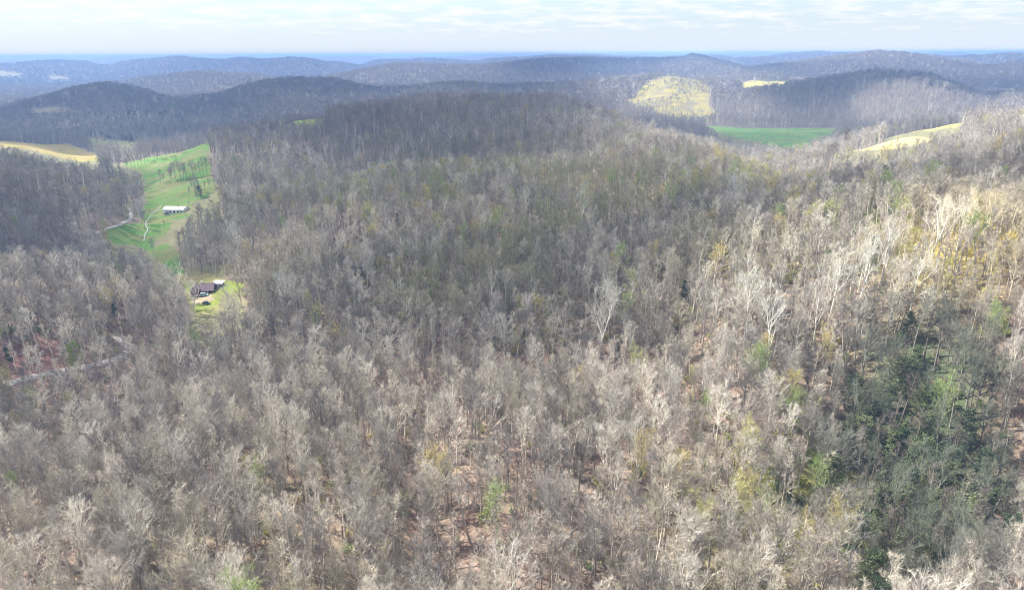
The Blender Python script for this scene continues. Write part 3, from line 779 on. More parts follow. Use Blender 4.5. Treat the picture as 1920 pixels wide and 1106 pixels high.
def clear_std(x, y, rad=3.5):
    ok = np.ones(len(x), bool)
    for sx, sy in SPN: ok &= np.hypot(x - sx, y - sy) > rad
    return ok

# ---- hedgerow trees across the meadow
hedge = []
for (a, b, n_h) in (((238, 322), (292, 296), 9), ((300, 346), (392, 326), 13), ((352, 372), (408, 352), 6), ((292, 300), (340, 286), 4), ((262, 405), (272, 432), 3)):
    for q in range(n_h):
        t = (q + random.uniform(.1, .9)) / n_h
        g = ground_at(a[0] + (b[0] - a[0]) * t + random.uniform(-2, 2), a[1] + (b[1] - a[1]) * t + random.uniform(-2, 2), 430, 1100)
        hedge.append(g)
for g in hedge:
    s_ = random.uniform(.45, .9)
    place_tree(0, g - Vector((0, 0, .3)), s_, s_ * 1.2, random.uniform(0, 6.28), [v * random.uniform(.8, 1.1) for v in (.34, .31, .30)],
               'small bare tree in the hedgerows crossing the bright green meadow', 'hedgerow trees crossing the green meadow')

# ---- the nearest 300 bare trees one by one, the rest of the wood as one mass
lod, x, y, z, _lf = ALL[0]
ok = clear_std(x, y); x, y, z = x[ok], y[ok], z[ok]
rng0 = np.random.default_rng(33)
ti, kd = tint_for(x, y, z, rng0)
hs = rng0.uniform(.5, 1.02, len(x)) * np.where(kd == 2, .95, 1); ws = hs * rng0.uniform(.85, 1.12, len(x))
px0, py0 = project(x, y, z + 10)
inview = (px0 > -70) & (px0 < 1990) & (py0 < 1210)
dist = np.sqrt(x**2 + y**2 + z**2)
order = np.argsort(dist)
single = np.zeros(len(x), bool)
cnt = {}
for i in order:
    k = kd[i]; fam = 'bare' if k in (0, 4) else k
    if inview[i] and cnt.get(fam, 0) < (290 if fam == 'bare' else 60):
        single[i] = True; cnt[fam] = cnt.get(fam, 0) + 1
def spot(px, py):
    h = 'far left' if px < 384 else 'left' if px < 768 else 'middle' if px < 1152 else 'right' if px < 1536 else 'far right'
    v = 'bottom edge' if py > 960 else 'lower part'
    return h, v
for i in np.nonzero(single)[0]:
    k = int(kd[i]); h, v = spot(px0[i], py0[i])
    kindtxt = {0: 'bare grey tree', 4: 'bare grey tree', 1: 'yellow-green budding tree', 2: 'dark green evergreen', 3: 'pale-limbed bare tree'}[k]
    lum = float(ti[i].mean()); lean_ = float(rng0.normal(0, .06))
    tone = ('whitish' if lum > .56 else 'pale grey' if lum > .47 else 'mid grey' if lum > .39 else 'grey-brown' if lum > .31 else 'dark grey') if k in (0, 4) else {1: 'yellow-green budding', 2: 'dark evergreen', 3: 'white-limbed bare'}[k]
    size = 'tall' if hs[i] > .85 else 'small' if hs[i] < .66 else 'middling'
    crown_ = 'broad crown' if k == 4 else 'narrow crown' if ws[i] < hs[i] * .94 else 'open crown' if ws[i] < hs[i] * 1.03 else 'rounded crown'
    ln = ' leaning left' if lean_ < -.05 else ' leaning right' if lean_ > .05 else ''
    hz2 = ['left edge', 'far left', 'left', 'left of centre', 'centre', 'right of centre', 'right', 'far right', 'right edge'][int(np.clip(px0[i] / 1920 * 9, 0, 8))]
    vz = 'bottom edge' if py0[i] > 1050 else 'just above bottom' if py0[i] > 980 else 'lower wood' if py0[i] > 900 else 'middle wood' if py0[i] > 830 else 'upper wood'
    lab = f'{size} {tone} tree with {crown_}{ln}, {vz}, {hz2}'
    grp = f'{kindtxt}s of the near wood'
    tt = ti[i]
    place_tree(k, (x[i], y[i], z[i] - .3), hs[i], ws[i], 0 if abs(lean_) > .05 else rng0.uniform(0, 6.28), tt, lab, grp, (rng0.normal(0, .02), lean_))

# mid/far prototypes, joined trunk + crown, unlinked: the wood's points carry them
src = bpy.data.collections.new('tree_shapes')
names = []
def add_proto(name, tv, tf, cv, cf, mt, mc):
    V, F = merge([(tv, tf), (cv, cf)])
    me = tri_mesh(name, V, F, [mt, mc], np.concatenate([np.zeros(len(tf)), np.ones(len(cf))]))
    o = bpy.data.objects.new(name, me); src.objects.link(o); names.append(name)
PIDX = {}
def reg(lod, kind, name, parts):
    (tv, tf), (cv, cf) = parts
    mt = {0: m_trunk, 1: m_budwood, 2: m_budwood, 3: m_pale, 4: m_trunk}[kind]; mc = {1: m_leaf, 2: m_leaf}.get(kind, m_twig)
    nm = f'p{len(names):03d}_{name}'
    add_proto(nm, tv, tf, cv, cf, mt, mc)
    PIDX.setdefault((lod, kind), []).append(len(names) - 1)
for k, cnt_ in ((0, 5), (1, 3), (3, 3), (4, 3)):
    for s in range(cnt_): reg(0, k, 'near', tree_parts(100 * k + s, kinds[k] if not (k == 0 and s % 3 == 2) else 'pole', 0))
for s in range(2): reg(0, 2, 'near', evergreen_parts(900 + s, 0))
for lod_ in (1, 2, 3):
    for k, cnt_ in ((0, 6 if lod_ < 3 else 5), (1, 3), (3, 3), (4, 4)):
        for s in range(cnt_): reg(lod_, k, 'mid', tree_parts(100 * k + s + 50 * lod_, ('dome' if s % 2 else 'spread') if k == 4 else 'pole' if (k == 0 and s % 2 and lod_ == 1) else kinds[k], lod_))
    for s in range(2): reg(lod_, 2, 'ever', evergreen_parts(940 + s, min(lod_, 2)))
# brush for the forest floor
for s in range(4):
    V, F = bush_parts(500 + s, s > 1)
    me = tri_mesh(f'p{len(names):03d}_brush', V, F, [m_twig if s < 2 else m_leaf]); o = bpy.data.objects.new(me.name, me); src.objects.link(o); names.append(me.name)
    PIDX.setdefault('brush', []).append(len(names) - 1)

def instancer(name, X, Y, Z, idx, rot, scl, tint, gname):
    me = bpy.data.meshes.new(name)
    me.vertices.add(len(X)); me.vertices.foreach_set('co', np.stack([X, Y, Z], -1).astype(np.float32).ravel())
    a = me.attributes.new('pick', 'INT', 'POINT'); a.data.foreach_set('value', idx.astype(np.int32))
    a = me.attributes.new('rot', 'FLOAT_VECTOR', 'POINT'); a.data.foreach_set('vector', rot.astype(np.float32).ravel())
    a = me.attributes.new('scl', 'FLOAT_VECTOR', 'POINT'); a.data.foreach_set('vector', scl.astype(np.float32).ravel())
    a = me.attributes.new('tint', 'FLOAT_VECTOR', 'POINT'); a.data.foreach_set('vector', tint.astype(np.float32).ravel())
    o = link(name, me); o['kind'] = 'stuff'
    ng = bpy.data.node_groups.new(gname, 'GeometryNodeTree')
    ng.interface.new_socket('Geometry', in_out='INPUT', socket_type='NodeSocketGeometry')
    ng.interface.new_socket('Geometry', in_out='OUTPUT', socket_type='NodeSocketGeometry')
    gi = ng.nodes.new('NodeGroupInput'); go = ng.nodes.new('NodeGroupOutput')
    ip = ng.nodes.new('GeometryNodeInstanceOnPoints'); ci = ng.nodes.new('GeometryNodeCollectionInfo')
    ci.inputs['Collection'].default_value = src; ci.inputs['Separate Children'].default_value = True; ci.inputs['Reset Children'].default_value = True
    def na_(nm, ty):
        q = ng.nodes.new('GeometryNodeInputNamedAttribute'); q.data_type = ty; q.inputs['Name'].default_value = nm; return q.outputs[0]
    ng.links.new(gi.outputs[0], ip.inputs['Points']); ng.links.new(ci.outputs[0], ip.inputs['Instance'])
    ip.inputs['Pick Instance'].default_value = True
    ng.links.new(na_('pick', 'INT'), ip.inputs['Instance Index'])
    er = ng.nodes.new('FunctionNodeEulerToRotation'); ng.links.new(na_('rot', 'FLOAT_VECTOR'), er.inputs[0]); ng.links.new(er.outputs[0], ip.inputs['Rotation'])
    ng.links.new(na_('scl', 'FLOAT_VECTOR'), ip.inputs['Scale'])
    ng.links.new(ip.outputs[0], go.inputs[0])
    md = o.modifiers.new('scatter', 'NODES'); md.node_group = ng
    return o

PX, PY, PZ, PI, PR, PS, PT = [], [], [], [], [], [], []
def addpts(lod, x, y, z, ti, kd, hs, ws, rng):
    idx = np.zeros(len(x), int)
    for k in (0, 1, 2, 3, 4):
        m = kd == k
        if m.any(): idx[m] = rng.choice(PIDX[(lod, k)], m.sum())
    PX.append(x); PY.append(y); PZ.append(z - .3); PI.append(idx)
    PR.append(np.stack([rng.normal(0, .05, len(x)), rng.normal(0, .05, len(x)), rng.uniform(0, 6.28, len(x))], -1))
    PS.append(np.stack([ws, ws, hs], -1)); PT.append(ti)
m = ~single
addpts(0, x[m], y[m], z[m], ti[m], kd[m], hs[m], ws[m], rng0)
for lod, x, y, z, lf in ALL[1:]:
    ok = clear_std(x, y, 4.0); x, y, z, lf = x[ok], y[ok], z[ok], lf[ok]
    rng = np.random.default_rng(40 + lod)
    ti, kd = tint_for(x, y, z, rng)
    band, lod = lod, min(lod, 3)
    big = {1: .84, 2: .86, 3: .85}[lod]
    hs = rng.uniform(.62, 1.1, len(x)) * np.where(kd == 2, .75, 1) * big; ws = hs * rng.uniform(.85, 1.15, len(x)) * (1.0, 1.0, 1.05, 1.8, 3.4)[band]
    lowm = rng.uniform(.25, .6, len(x)); hs = np.where(lf, hs * lowm, hs); ws = np.where(lf, ws * lowm, ws)
    addpts(lod, x, y, z, ti, kd, hs, ws, rng)
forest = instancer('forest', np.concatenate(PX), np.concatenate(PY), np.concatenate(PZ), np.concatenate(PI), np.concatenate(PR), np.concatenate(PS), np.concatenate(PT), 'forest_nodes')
print('forest points', sum(len(a) for a in PX))

# slim young stems between the big trees
for s in range(4):
    (tv, tf), (cv, cf) = tree_parts(700 + s, 'pole', 1, 16.5)
    add_proto(f'p{len(names):03d}_pole', tv, tf, cv, cf, m_trunk, m_twig); PIDX.setdefault('pole', []).append(len(names) - 1)
px_, py_ = scatter(84, 420, 4.4)
okp, pz_ = keep(px_, py_, 1.0)
okp &= RNG.uniform(0, 1, len(px_)) < .42
px_, py_, pz_ = px_[okp], py_[okp], pz_[okp]
n_ = len(px_); rng = np.random.default_rng(78)
ps = rng.uniform(.6, 1.15, n_)
instancer('saplings', px_, py_, pz_, rng.choice(PIDX['pole'], n_), np.stack([rng.normal(0, .05, n_), rng.normal(0, .05, n_), rng.uniform(0, 6.28, n_)], -1),
          np.stack([ps, ps, ps], -1), np.array([(.48, .42, .36), (.32, .27, .23), (.66, .60, .50)])[rng.integers(0, 3, n_)] * np.where(np.hypot((project(px_, py_, pz_)[0] - 1740) / 190, (project(px_, py_, pz_)[1] - 880) / 270) < 1, .4, 1)[:, None], 'sapling_nodes')  # stems inside the inset patch darkened alike

# undergrowth
bx, by = scatter(85, 420, 3.3)
okb, bz = keep(bx, by, 1.0)
bx, by, bz = bx[okb], by[okb], bz[okb]
rng = np.random.default_rng(77)
n_ = len(bx); pick = rng.uniform(0, 1, n_)
bpx, bpy_ = project(bx, by, bz)
gz_ = np.clip(1.2 - np.hypot((bpx - 1480) / 260, (bpy_ - 950) / 180), 0, 1) + np.clip(1.2 - np.hypot((bpx - 1640) / 330, (bpy_ - 430) / 130), 0, 1) + .4 * np.clip(1.2 - np.hypot((bpx - 700) / 200, (bpy_ - 500) / 90), 0, 1)
leafy = pick < .10 + .6 * gz_
b_idx = np.where(leafy, rng.choice(PIDX['brush'][2:], n_), rng.choice(PIDX['brush'][:2], n_))
bt = np.where(leafy[:, None], np.array([(.24, .26, .07), (.15, .22, .06), (.36, .33, .10)])[rng.integers(0, 3, n_)], np.array([(.36, .28, .24), (.44, .40, .36), (.34, .22, .18)])[rng.integers(0, 3, n_)])
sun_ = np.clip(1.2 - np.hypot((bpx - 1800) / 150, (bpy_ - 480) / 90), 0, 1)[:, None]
bt = bt * (1 - sun_) + np.array([(.60, .50, .16)]) * sun_  # golden brush, tinted further to carry the clearing's sunlight
bs = rng.uniform(.5, 1.25, n_)
instancer('undergrowth', bx, by, bz, b_idx, np.stack([np.zeros(n_), np.zeros(n_), rng.uniform(0, 6.28, n_)], -1), np.stack([bs * 1.2, bs * 1.2, bs], -1), bt, 'undergrowth_nodes')

# ------------------------------------------------------------------ small builders
def bm_obj(name, bm, m, parent=None, loc=None):
    me = bpy.data.meshes.new(name); bm.to_mesh(me); bm.free()
    for q in (m if isinstance(m, (list, tuple)) else [m]): me.materials.append(q)
    return link(name, me, parent, loc)
def box(bm, x0, x1, y0, y1, z0, z1):
    v = [bm.verts.new(c) for c in ((x0,y0,z0),(x1,y0,z0),(x1,y1,z0),(x0,y1,z0),(x0,y0,z1),(x1,y0,z1),(x1,y1,z1),(x0,y1,z1))]
    for f in ((3,2,1,0),(4,5,6,7),(0,1,5,4),(1,2,6,5),(2,3,7,6),(3,0,4,7)): bm.faces.new([v[i] for i in f])
def nb(): return bmesh.new()
def B(name, dims, m, parent):
    bm = nb(); box(bm, *dims); return bm_obj(name, bm, m, parent)
def gable_walls(x0, x1, y0, y1, h, rise, along='x'):
    bm = nb()
    if along == 'x': prof = [(y0, 0), (y1, 0), (y1, h), ((y0+y1)/2, h+rise), (y0, h)]; f = lambda t, a, b: (t, a, b); t0, t1 = x0, x1
    else: prof = [(x0, 0), (x1, 0), (x1, h), ((x0+x1)/2, h+rise), (x0, h)]; f = lambda t, a, b: (a, t, b); t0, t1 = y0, y1
    A = [bm.verts.new(f(t0, a, b)) for a, b in prof]; C = [bm.verts.new(f(t1, a, b)) for a, b in prof]
    bm.faces.new(A); bm.faces.new(C[::-1])
    for i in range(5): bm.faces.new([A[i], A[(i+1) % 5], C[(i+1) % 5], C[i]])
    bmesh.ops.recalc_face_normals(bm, faces=bm.faces)
    return bm
def gable_roof(x0, x1, y0, y1, h, rise, ov=.5, th=.22, along='x', lift=.02):
    bm = nb()
    def slope(sgn):
        if along == 'x': mid = (y0+y1)/2; half = (y1-y0)/2; t0, t1 = x0-ov, x1+ov
        else: mid = (x0+x1)/2; half = (x1-x0)/2; t0, t1 = y0-ov, y1+ov
        k = rise / half
        a0, z0 = mid, h + rise + lift; a1, z1 = mid + sgn * (half + ov), h - ov * k + lift
        vs = []
        for t in (t0, t1):
            for a, z in ((a0, z0), (a1, z1), (a1, z1+th), (a0, z0+th)):
                vs.append(bm.verts.new((t, a, z) if along == 'x' else (a, t, z)))
        for f in ((0,1,2,3),(7,6,5,4),(0,4,5,1),(1,5,6,2),(2,6,7,3),(3,7,4,0)): bm.faces.new([vs[i] for i in f])
    slope(1); slope(-1)
    bmesh.ops.recalc_face_normals(bm, faces=bm.faces)
    return bm
def window(parent, cx, cy, cz, wd, ht, face='y', sgn=-1):
    t = .06
    if face == 'y':
        f = B('window', (cx-wd/2, cx+wd/2, min(cy, cy+sgn*t), max(cy, cy+sgn*t), cz, cz+ht), m_white, parent)
        B('pane', (cx-wd/2+.1, cx+wd/2-.1, min(cy+sgn*t, cy+sgn*(t+.03)), max(cy+sgn*t, cy+sgn*(t+.03)), cz+.1, cz+ht-.1), m_glass, f)
    else:
        f = B('window', (min(cx, cx+sgn*t), max(cx, cx+sgn*t), cy-wd/2, cy+wd/2, cz, cz+ht), m_white, parent)
        B('pane', (min(cx+sgn*t, cx+sgn*(t+.03)), max(cx+sgn*t, cx+sgn*(t+.03)), cy-wd/2+.1, cy+wd/2-.1, cz+.1, cz+ht-.1), m_glass, f)
m_red = simple('red_board_siding', (.22, .035, .035), .7, 0, .2, 2)
m_roofp = simple('purple_brown_shingle_roof', (.14, .10, .115), .75, 0, .2, 1.2)
m_white = simple('white_paint', (.75, .75, .73), .6, 0, .05, 2)
m_glass = simple('dark_glass', (.03, .035, .045), .15, 0, .1, 1)
m_metal = simple('pale_metal_roof', (.82, .80, .78), .45, 0, .08, .6)
m_grey = simple('grey_roofing', (.26, .28, .32), .7, 0, .12, 1)
m_wood = simple('weathered_boards', (.22, .17, .13), .9, 0, .25, 2)
m_rubber = simple('tyre_rubber', (.02, .02, .02), .9)
m_teal = simple('pale_teal_car_paint', (.42, .62, .60), .3, 0, .04, 1)
m_dark = simple('dark_car_paint', (.03, .035, .05), .3, 0, .05, 1)
m_stone = simple('chimney_stone', (.45, .42, .40), .9, 0, .2, 3)
m_log = simple('fallen_log_bark', (.20, .11, .07), .95, 0, .3, 2)

def empty(name, loc, rz=0, s=1):
    e = bpy.data.objects.new(name, None); col.objects.link(e); e.location = loc; e.rotation_euler = (0, 0, rz); e.scale = (s, s, s)
    return e
def foundation(e, dims):
    B('foundation', dims, m_stone, e)

# farmhouse
hp = ground_at(381, 549, 330, 480)
hz_ = float(height([hp.x], [hp.y])[0])
house = empty('farmhouse', (hp.x, hp.y, hz_ + .3), R(14), .98)
tag(house, 'red farmhouse with purple-brown gabled roofs in the yellow-green clearing', 'house')
foundation(house, (-6.4, 6.4, -3.9, 4.6, -2.5, 0.0))
bm_obj('wall', gable_walls(-.5, 6.2, -2.9, 4.4, 2.7, 2.4, 'x'), m_red, house)
rf = bm_obj('roof', gable_roof(-.5, 6.2, -2.9, 4.4, 2.7, 2.4, .6, .2, 'x'), m_roofp, house)
B('chimney', (-.6, .1, .9, 1.6, 4.6, 6.6), m_white, rf)
w2 = bm_obj('wall', gable_walls(-6.0, -.9, -3.7, 3.4, 3.0, 2.2, 'y'), m_red, house)
bm_obj('roof', gable_roof(-6.0, -.9, -3.7, 3.4, 3.0, 2.2, .5, .2, 'y', .05), m_roofp, house)
for wx in (-4.8, -2.2): window(house, wx, -3.7, 1.0, 1.0, 1.3)
window(house, -3.45, -3.7, 3.2, .9, .9)
for wx in (1.0, 4.6): window(house, wx, -2.9, 1.0, 1.1, 1.2)
dr = B('door', (2.4, 3.4, -2.96, -2.9, .05, 2.1), m_white, house); B('handle', (3.2, 3.28, -3.03, -2.96, 1.0, 1.12), m_dark, dr)
B('porch', (-.2, 6.6, -5.0, -3.0, .0, .22), m_wood, house)
for pxx in (0.0, 3.1, 6.3): B('post', (pxx-.08, pxx+.08, -4.9, -4.74, .22, 2.2), m_white, house)
bm_ = nb(); box(bm_, -.3, 6.9, -5.1, -3.0, 2.2, 2.36); bm_obj('porch_roof', bm_, m_roofp, house)

# white roofed shed
sp_ = ground_at(411, 538, 330, 500)
shed = empty('shed', (sp_.x, sp_.y, sp_.z + .3), R(-4))
tag(shed, 'small weathered shed with pale flat metal roof right of the farmhouse', 'shed')
bmw = nb(); box(bmw, -2.6, 2.6, -1.4, 1.6, -1.5, 2.2); bm_obj('wall', bmw, m_wood, shed)
bm_ = nb(); vs = [bm_.verts.new(c) for c in ((-3,-2.0,2.15),(3,-2.0,2.15),(3,2.0,2.95),(-3,2.0,2.95),(-3,-2.0,2.3),(3,-2.0,2.3),(3,2.0,3.1),(-3,2.0,3.1))]
for f in ((3,2,1,0),(4,5,6,7),(0,1,5,4),(1,2,6,5),(2,3,7,6),(3,0,4,7)): bm_.faces.new([vs[i] for i in f])
bm_obj('roof', bm_, m_metal, shed)
B('door', (-.6, .6, -1.48, -1.41, 0, 1.9), m_white, shed)
for a_ in (-2.8, 2.7): B('post', (a_-.06, a_+.06, -1.9, -1.78, -1, 2.2), m_wood, shed)

def car(name, pos, rz, paint, label, cab=(-1.2, .7), pick=False):
    e = empty(name, pos, rz)
    tag(e, label, 'car' if not pick else 'pickup truck')
    bm = nb()
    prof = [(-2.2, .35), (2.25, .35), (2.3, .75), (2.0, .95), (.9, 1.02), (-2.1, 1.05), (-2.25, .8)]
    for sx in (-.9, .9):
        pass
    A = [bm.verts.new((a, -.9, b)) for a, b in prof]; C = [bm.verts.new((a, .9, b)) for a, b in prof]
    bm.faces.new(A); bm.faces.new(C[::-1])
    for i in range(len(prof)): bm.faces.new([A[i], A[(i+1) % len(prof)], C[(i+1) % len(prof)], C[i]])
    bmesh.ops.recalc_face_normals(bm, faces=bm.faces)
    bmesh.ops.bevel(bm, geom=bm.edges[:], offset=.07, segments=1, affect='EDGES')
    bm_obj('body', bm, paint, e)
    c0, c1 = cab
    bm = nb(); b = [(c0, -.8, 1.02), (c1+.4, -.8, 1.02), (c1+.4, .8, 1.02), (c0, .8, 1.02), (c0+.2, -.68, 1.6), (c1, -.68, 1.6), (c1, .68, 1.6), (c0+.2, .68, 1.6)]
    v = [bm.verts.new(q) for q in b]
    for f in ((3,2,1,0),(4,5,6,7),(0,1,5,4),(1,2,6,5),(2,3,7,6),(3,0,4,7)): bm.faces.new([v[i] for i in f])
    bm_obj('window', bm, m_glass, e)
    bm = nb(); box(bm, c0+.15, c1+.02, -.7, .7, 1.6, 1.68); bm_obj('roof', bm, paint, e)
    for wx in (-1.4, 1.4):
        for wy in (-.86, .86):
            bm = nb(); bmesh.ops.create_cone(bm, cap_ends=True, segments=14, radius1=.34, radius2=.34, depth=.22, matrix=Matrix.Translation((wx, wy, .34)) @ Matrix.Rotation(math.pi/2, 4, 'X'))
            bm_obj('wheel', bm, m_rubber, e)
    for wy in (-.6, .6): B('headlight', (2.28, 2.33, wy-.16, wy+.16, .6, .74), m_white, e)
    return e
cp = ground_at(383, 555, 330, 480)
car('parked_car', (cp.x, cp.y, cp.z + .15), R(8), m_teal, 'pale teal car with long light roof parked in front of the red farmhouse', (-2.0, .9))
cp = ground_at(387, 571, 330, 480)
car('parked_car', (cp.x, cp.y, cp.z + .15), R(-20), m_dark, 'dark car parked on the drive below the farmhouse')
tp_ = ground_at(399, 546, 330, 480)
tank = empty('propane_tank', (tp_.x, tp_.y, tp_.z + .5), R(70)); tag(tank, 'small white tank standing at the right corner of the farmhouse', 'tank')
bm = nb(); bmesh.ops.create_uvsphere(bm, u_segments=14, v_segments=10, radius=.6, matrix=Matrix.Translation((0, 0, .5)) @ Matrix.Diagonal((2.0, 1, 1, 1))); bm_obj('tank_shell', bm, m_white, tank)
for lx in (-.7, .7): B('leg', (lx-.08, lx+.08, -.4, .4, -.8, .1), m_grey, tank)

# barn in the valley: long white roofed hall and grey lean-to
bp_ = ground_at(331, 398, 520, 760)
barn = empty('barn', (bp_.x, bp_.y, bp_.z + .4), R(-5)); tag(barn, 'long low barn with white curved roof beside the stream in the green valley', 'barn')
bm = nb(); K = 12; Lb = 9.4; Wb = 5.0
rows = []
for t in (-Lb, -Lb*.6, 0, Lb*.6, Lb):
    rows.append([bm.verts.new((t, -math.cos(math.pi * k / K) * Wb, 2.2 + 2.4 * math.sin(math.pi * k / K))) for k in range(K+1)])
for i in range(4):
    for k in range(K): bm.faces.new((rows[i][k], rows[i][k+1], rows[i+1][k+1], rows[i+1][k]))
bmesh.ops.recalc_face_normals(bm, faces=bm.faces)
rb = bm_obj('roof', bm, m_metal, barn); sm = rb.modifiers.new('thickness', 'SOLIDIFY'); sm.thickness = .15
bm = nb(); 
for t in (-Lb+.2, Lb-.2):
    vs = [bm.verts.new((t, -math.cos(math.pi * k / K) * (Wb-.25), 2.1 + 2.3 * math.sin(math.pi * k / K))) for k in range(K+1)] + [bm.verts.new((t, Wb-.25, -2)), bm.verts.new((t, -Wb+.25, -2))]
    bm.faces.new(vs)
box(bm, -Lb+.25, Lb-.25, -Wb+.2, -Wb+.4, -2, 2.15); box(bm, -Lb+.25, Lb-.25, Wb-.4, Wb-.2, -2, 2.15)
bm_obj('wall', bm, m_white, barn)
for k in range(5): B('door', (-7+3.4*k, -5.2+3.4*k, -Wb+.1, -Wb+.18, -.3, 1.9), m_wood, barn)
lp_ = ground_at(317, 402, 520, 760)
lean = empty('outbuilding', (lp_.x, lp_.y, lp_.z + .4), R(18)); tag(lean, 'grey roofed outbuilding at the near left corner of the white barn', 'outbuilding')
bm_obj('wall', gable_walls(-3, 3, -2.4, 2.4, 2.2, 1.3, 'x'), m_wood, lean); bm_obj('roof', gable_roof(-3, 3, -2.4, 2.4, 2.2, 1.3, .4, .15, 'x'), m_grey, lean)
foundation(lean, (-3.1, 3.1, -2.5, 2.5, -2.5, 0)); B('door', (-1, 1, -2.47, -2.41, 0, 2.0), m_grey, lean)

# pale rocks in the stream
rngr = random.Random(5)
for i, (px, py) in enumerate([(274, 437), (279, 429), (276, 421), (273, 415), (281, 406), (286, 401), (292, 396), (299, 389)]):
    g = ground_at(px, py, 480, 900)
    bm = nb(); bmesh.ops.create_icosphere(bm, subdivisions=2, radius=1)
    for v in bm.verts: v.co *= 1 + .25 * math.sin(v.co.x * 5 + i) * math.cos(v.co.y * 4 + i * 2)
    o = bm_obj('boulder', bm, m_stone, None, (g.x, g.y, g.z + .1)); o.scale = (rngr.uniform(.5, 1.0), rngr.uniform(.5, .8), .4)
    tag(o, 'pale boulder in the small stream of the green meadow', 'boulder', 'pale boulders along the meadow stream')

# fallen logs in the near wood
LOGS = [((690, 1098), (765, 1084), .28, 'long reddish-brown fallen log lying at the bottom edge left of centre'), ((868, 766), (882, 752), .35, 'dark fallen log on the reddish slope of the gully'),
        ((852, 845), (880, 815), .3, 'slanting fallen trunk beside the gully in the near wood'), ((765, 893), (784, 887), .3, 'short reddish fallen log in the leaf litter left of the tan clearing'),
        ((1402, 902), (1470, 898), .25, 'thin straight fallen log lying level in the right part of the near wood'), ((700, 1005), (735, 1003), .22, 'small fallen log on tan leaves, lower left of centre')]
for (a, b, r, lab) in LOGS:
    A_ = ground_at(*a); B_ = ground_at(*b); A_.z += r; B_.z += r
    V, F = tubes(np.array([[list(A_), list(A_.lerp(B_, .5) + Vector((0, 0, .15))), list(B_)]]) - np.array(list(A_)), np.array([[r, r * .8, r * .5]]), 8)
    o = link('fallen_log', tri_mesh('fallen_log', V, F, [m_log]), None, A_); tag(o, lab, 'log')

# ------------------------------------------------------------------ clouds overhead: an out-of-view broken deck, shaped to place sun and shade on the hills
ZC = 900.0
def holes(x, y):
    """how sunlit the ground at x, y is: 0 shade .. 1 full sun (gaps in the deck)"""
    a = np.degrees(np.arctan2(x, y)); dd = np.hypot(x, y)
    t = np.zeros_like(x)
    def gap(px, D, rl, rd, s=1.0):
        nonlocal t
        a0, _ = az_slope(px, 200)
        cx, cy = math.sin(a0) * D, math.cos(a0) * D
        u = (x - cx) * math.cos(a0) - (y - cy) * math.sin(a0); v = (x - cx) * math.sin(a0) + (y - cy) * math.cos(a0)
        wv = .35 * fbm(x / max(rl, rd) * 2, y / max(rl, rd) * 2, 201, 3)
        q = np.clip((1.25 - np.hypot(u / rl, v / rd) + wv) / .5, 0, 1)
        t = np.maximum(t, q * s)
    gap(1815, 300, 95, 62); gap(320, 800, 130, 230, .5); gap(110, 405, 170, 55, .6); gap(930, 590, 200, 60, .5); gap(1200, 480, 90, 60, .3); gap(1730, 800, 290, 230); gap(1690, 600, 190, 110, .8); gap(1560, 640, 60, 70, .8)
    gap(1262, 1950, 200, 520); gap(1430, 2500, 330, 330); gap(1900, 1560, 260, 240); gap(1640, 3700, 380, 500)
    gap(20, 1180, 240, 170); gap(60, 3600, 900, 900, .8); gap(480, 3350, 330, 420); gap(760, 3800, 480, 700); gap(250, 1380, 130, 90, .6)
    gap(1330, 3000, 200, 300, .7); gap(1250, 4200, 350, 500, .7); gap(300, 8000, 3000, 2000, .6); gap(1400, 7500, 3000, 1500, .5); gap(1000, 11500, 9000, 2600, .6)
    return t
def shades(x, y):
    s_ = np.zeros_like(x)
    for px, D, rl, rd, k in ((1330, 300, 90, 50, .3), (800, 960, 330, 190, .7), (1080, 880, 130, 150, .6), (760, 690, 260, 60, .5), (70, 730, 210, 170, .6), (600, 900, 320, 240, .55), (150, 1500, 420, 170, .6), (200, 2150, 360, 280, .9), (560, 2420, 420, 300, .9), (960, 2500, 420, 380, .9),
                             (1600, 1850, 460, 330, .92), (1420, 1120, 300, 190, .1), (1470, 3450, 380, 260, .9), (1240, 3600, 300, 260, .9), (1080, 3550, 420, 300, .85), (1860, 4200, 600, 420, .9),
                             (530, 5900, 800, 450, .95), (660, 3500, 160, 200, .6), (1750, 6000, 600, 500, .8), (980, 10400, 900, 500, .6), (100, 6400, 500, 350, .5), (1900, 2600, 400, 300, .8), (330, 3500, 260, 220, .7), (1000, 6100, 700, 400, .7)):
        a0, _ = az_slope(px, 150)
        cx, cy = math.sin(a0) * D, math.cos(a0) * D
        u = (x - cx) * math.cos(a0) - (y - cy) * math.sin(a0); v = (x - cx) * math.sin(a0) + (y - cy) * math.cos(a0)
        wv = .4 * fbm(x / max(rl, rd) * 2.2, y / max(rl, rd) * 2.2, 251, 3)
        s_ = np.maximum(s_, k * np.clip((1.2 - np.hypot(u / rl, v / rd) + wv) / .4, 0, 1))
    return s_
XS = np.concatenate([np.arange(-6500, -2600, 150), np.arange(-2600, 1600, 38), np.arange(1600, 7500, 150)])
YS = np.concatenate([np.arange(-1400, -200, 150), np.arange(-200, 2700, 38), np.arange(2700, 13000, 150)])
cx, cy = np.meshgrid(XS, YS, indexing='ij')
k_ = (ZC + 105) / S.z
gx_, gy_ = cx - S.x * k_, cy - S.y * k_
gdd = np.hypot(gx_, gy_)
lit = holes(gx_, gy_)
gaz = np.degrees(np.arctan2(gx_, gy_))
soft = .20 + .70 * np.clip((305 - gdd) / 55, 0, 1)           # thin cloud over the near wood, thicker over the hillside
soft = soft + .12 * np.clip((gaz - 17) / 5, 0, 1) + .22 * np.clip((-17 - gaz) / 5, 0, 1) * (gdd < 520)           # thin cloud over the near wood, thicker further on
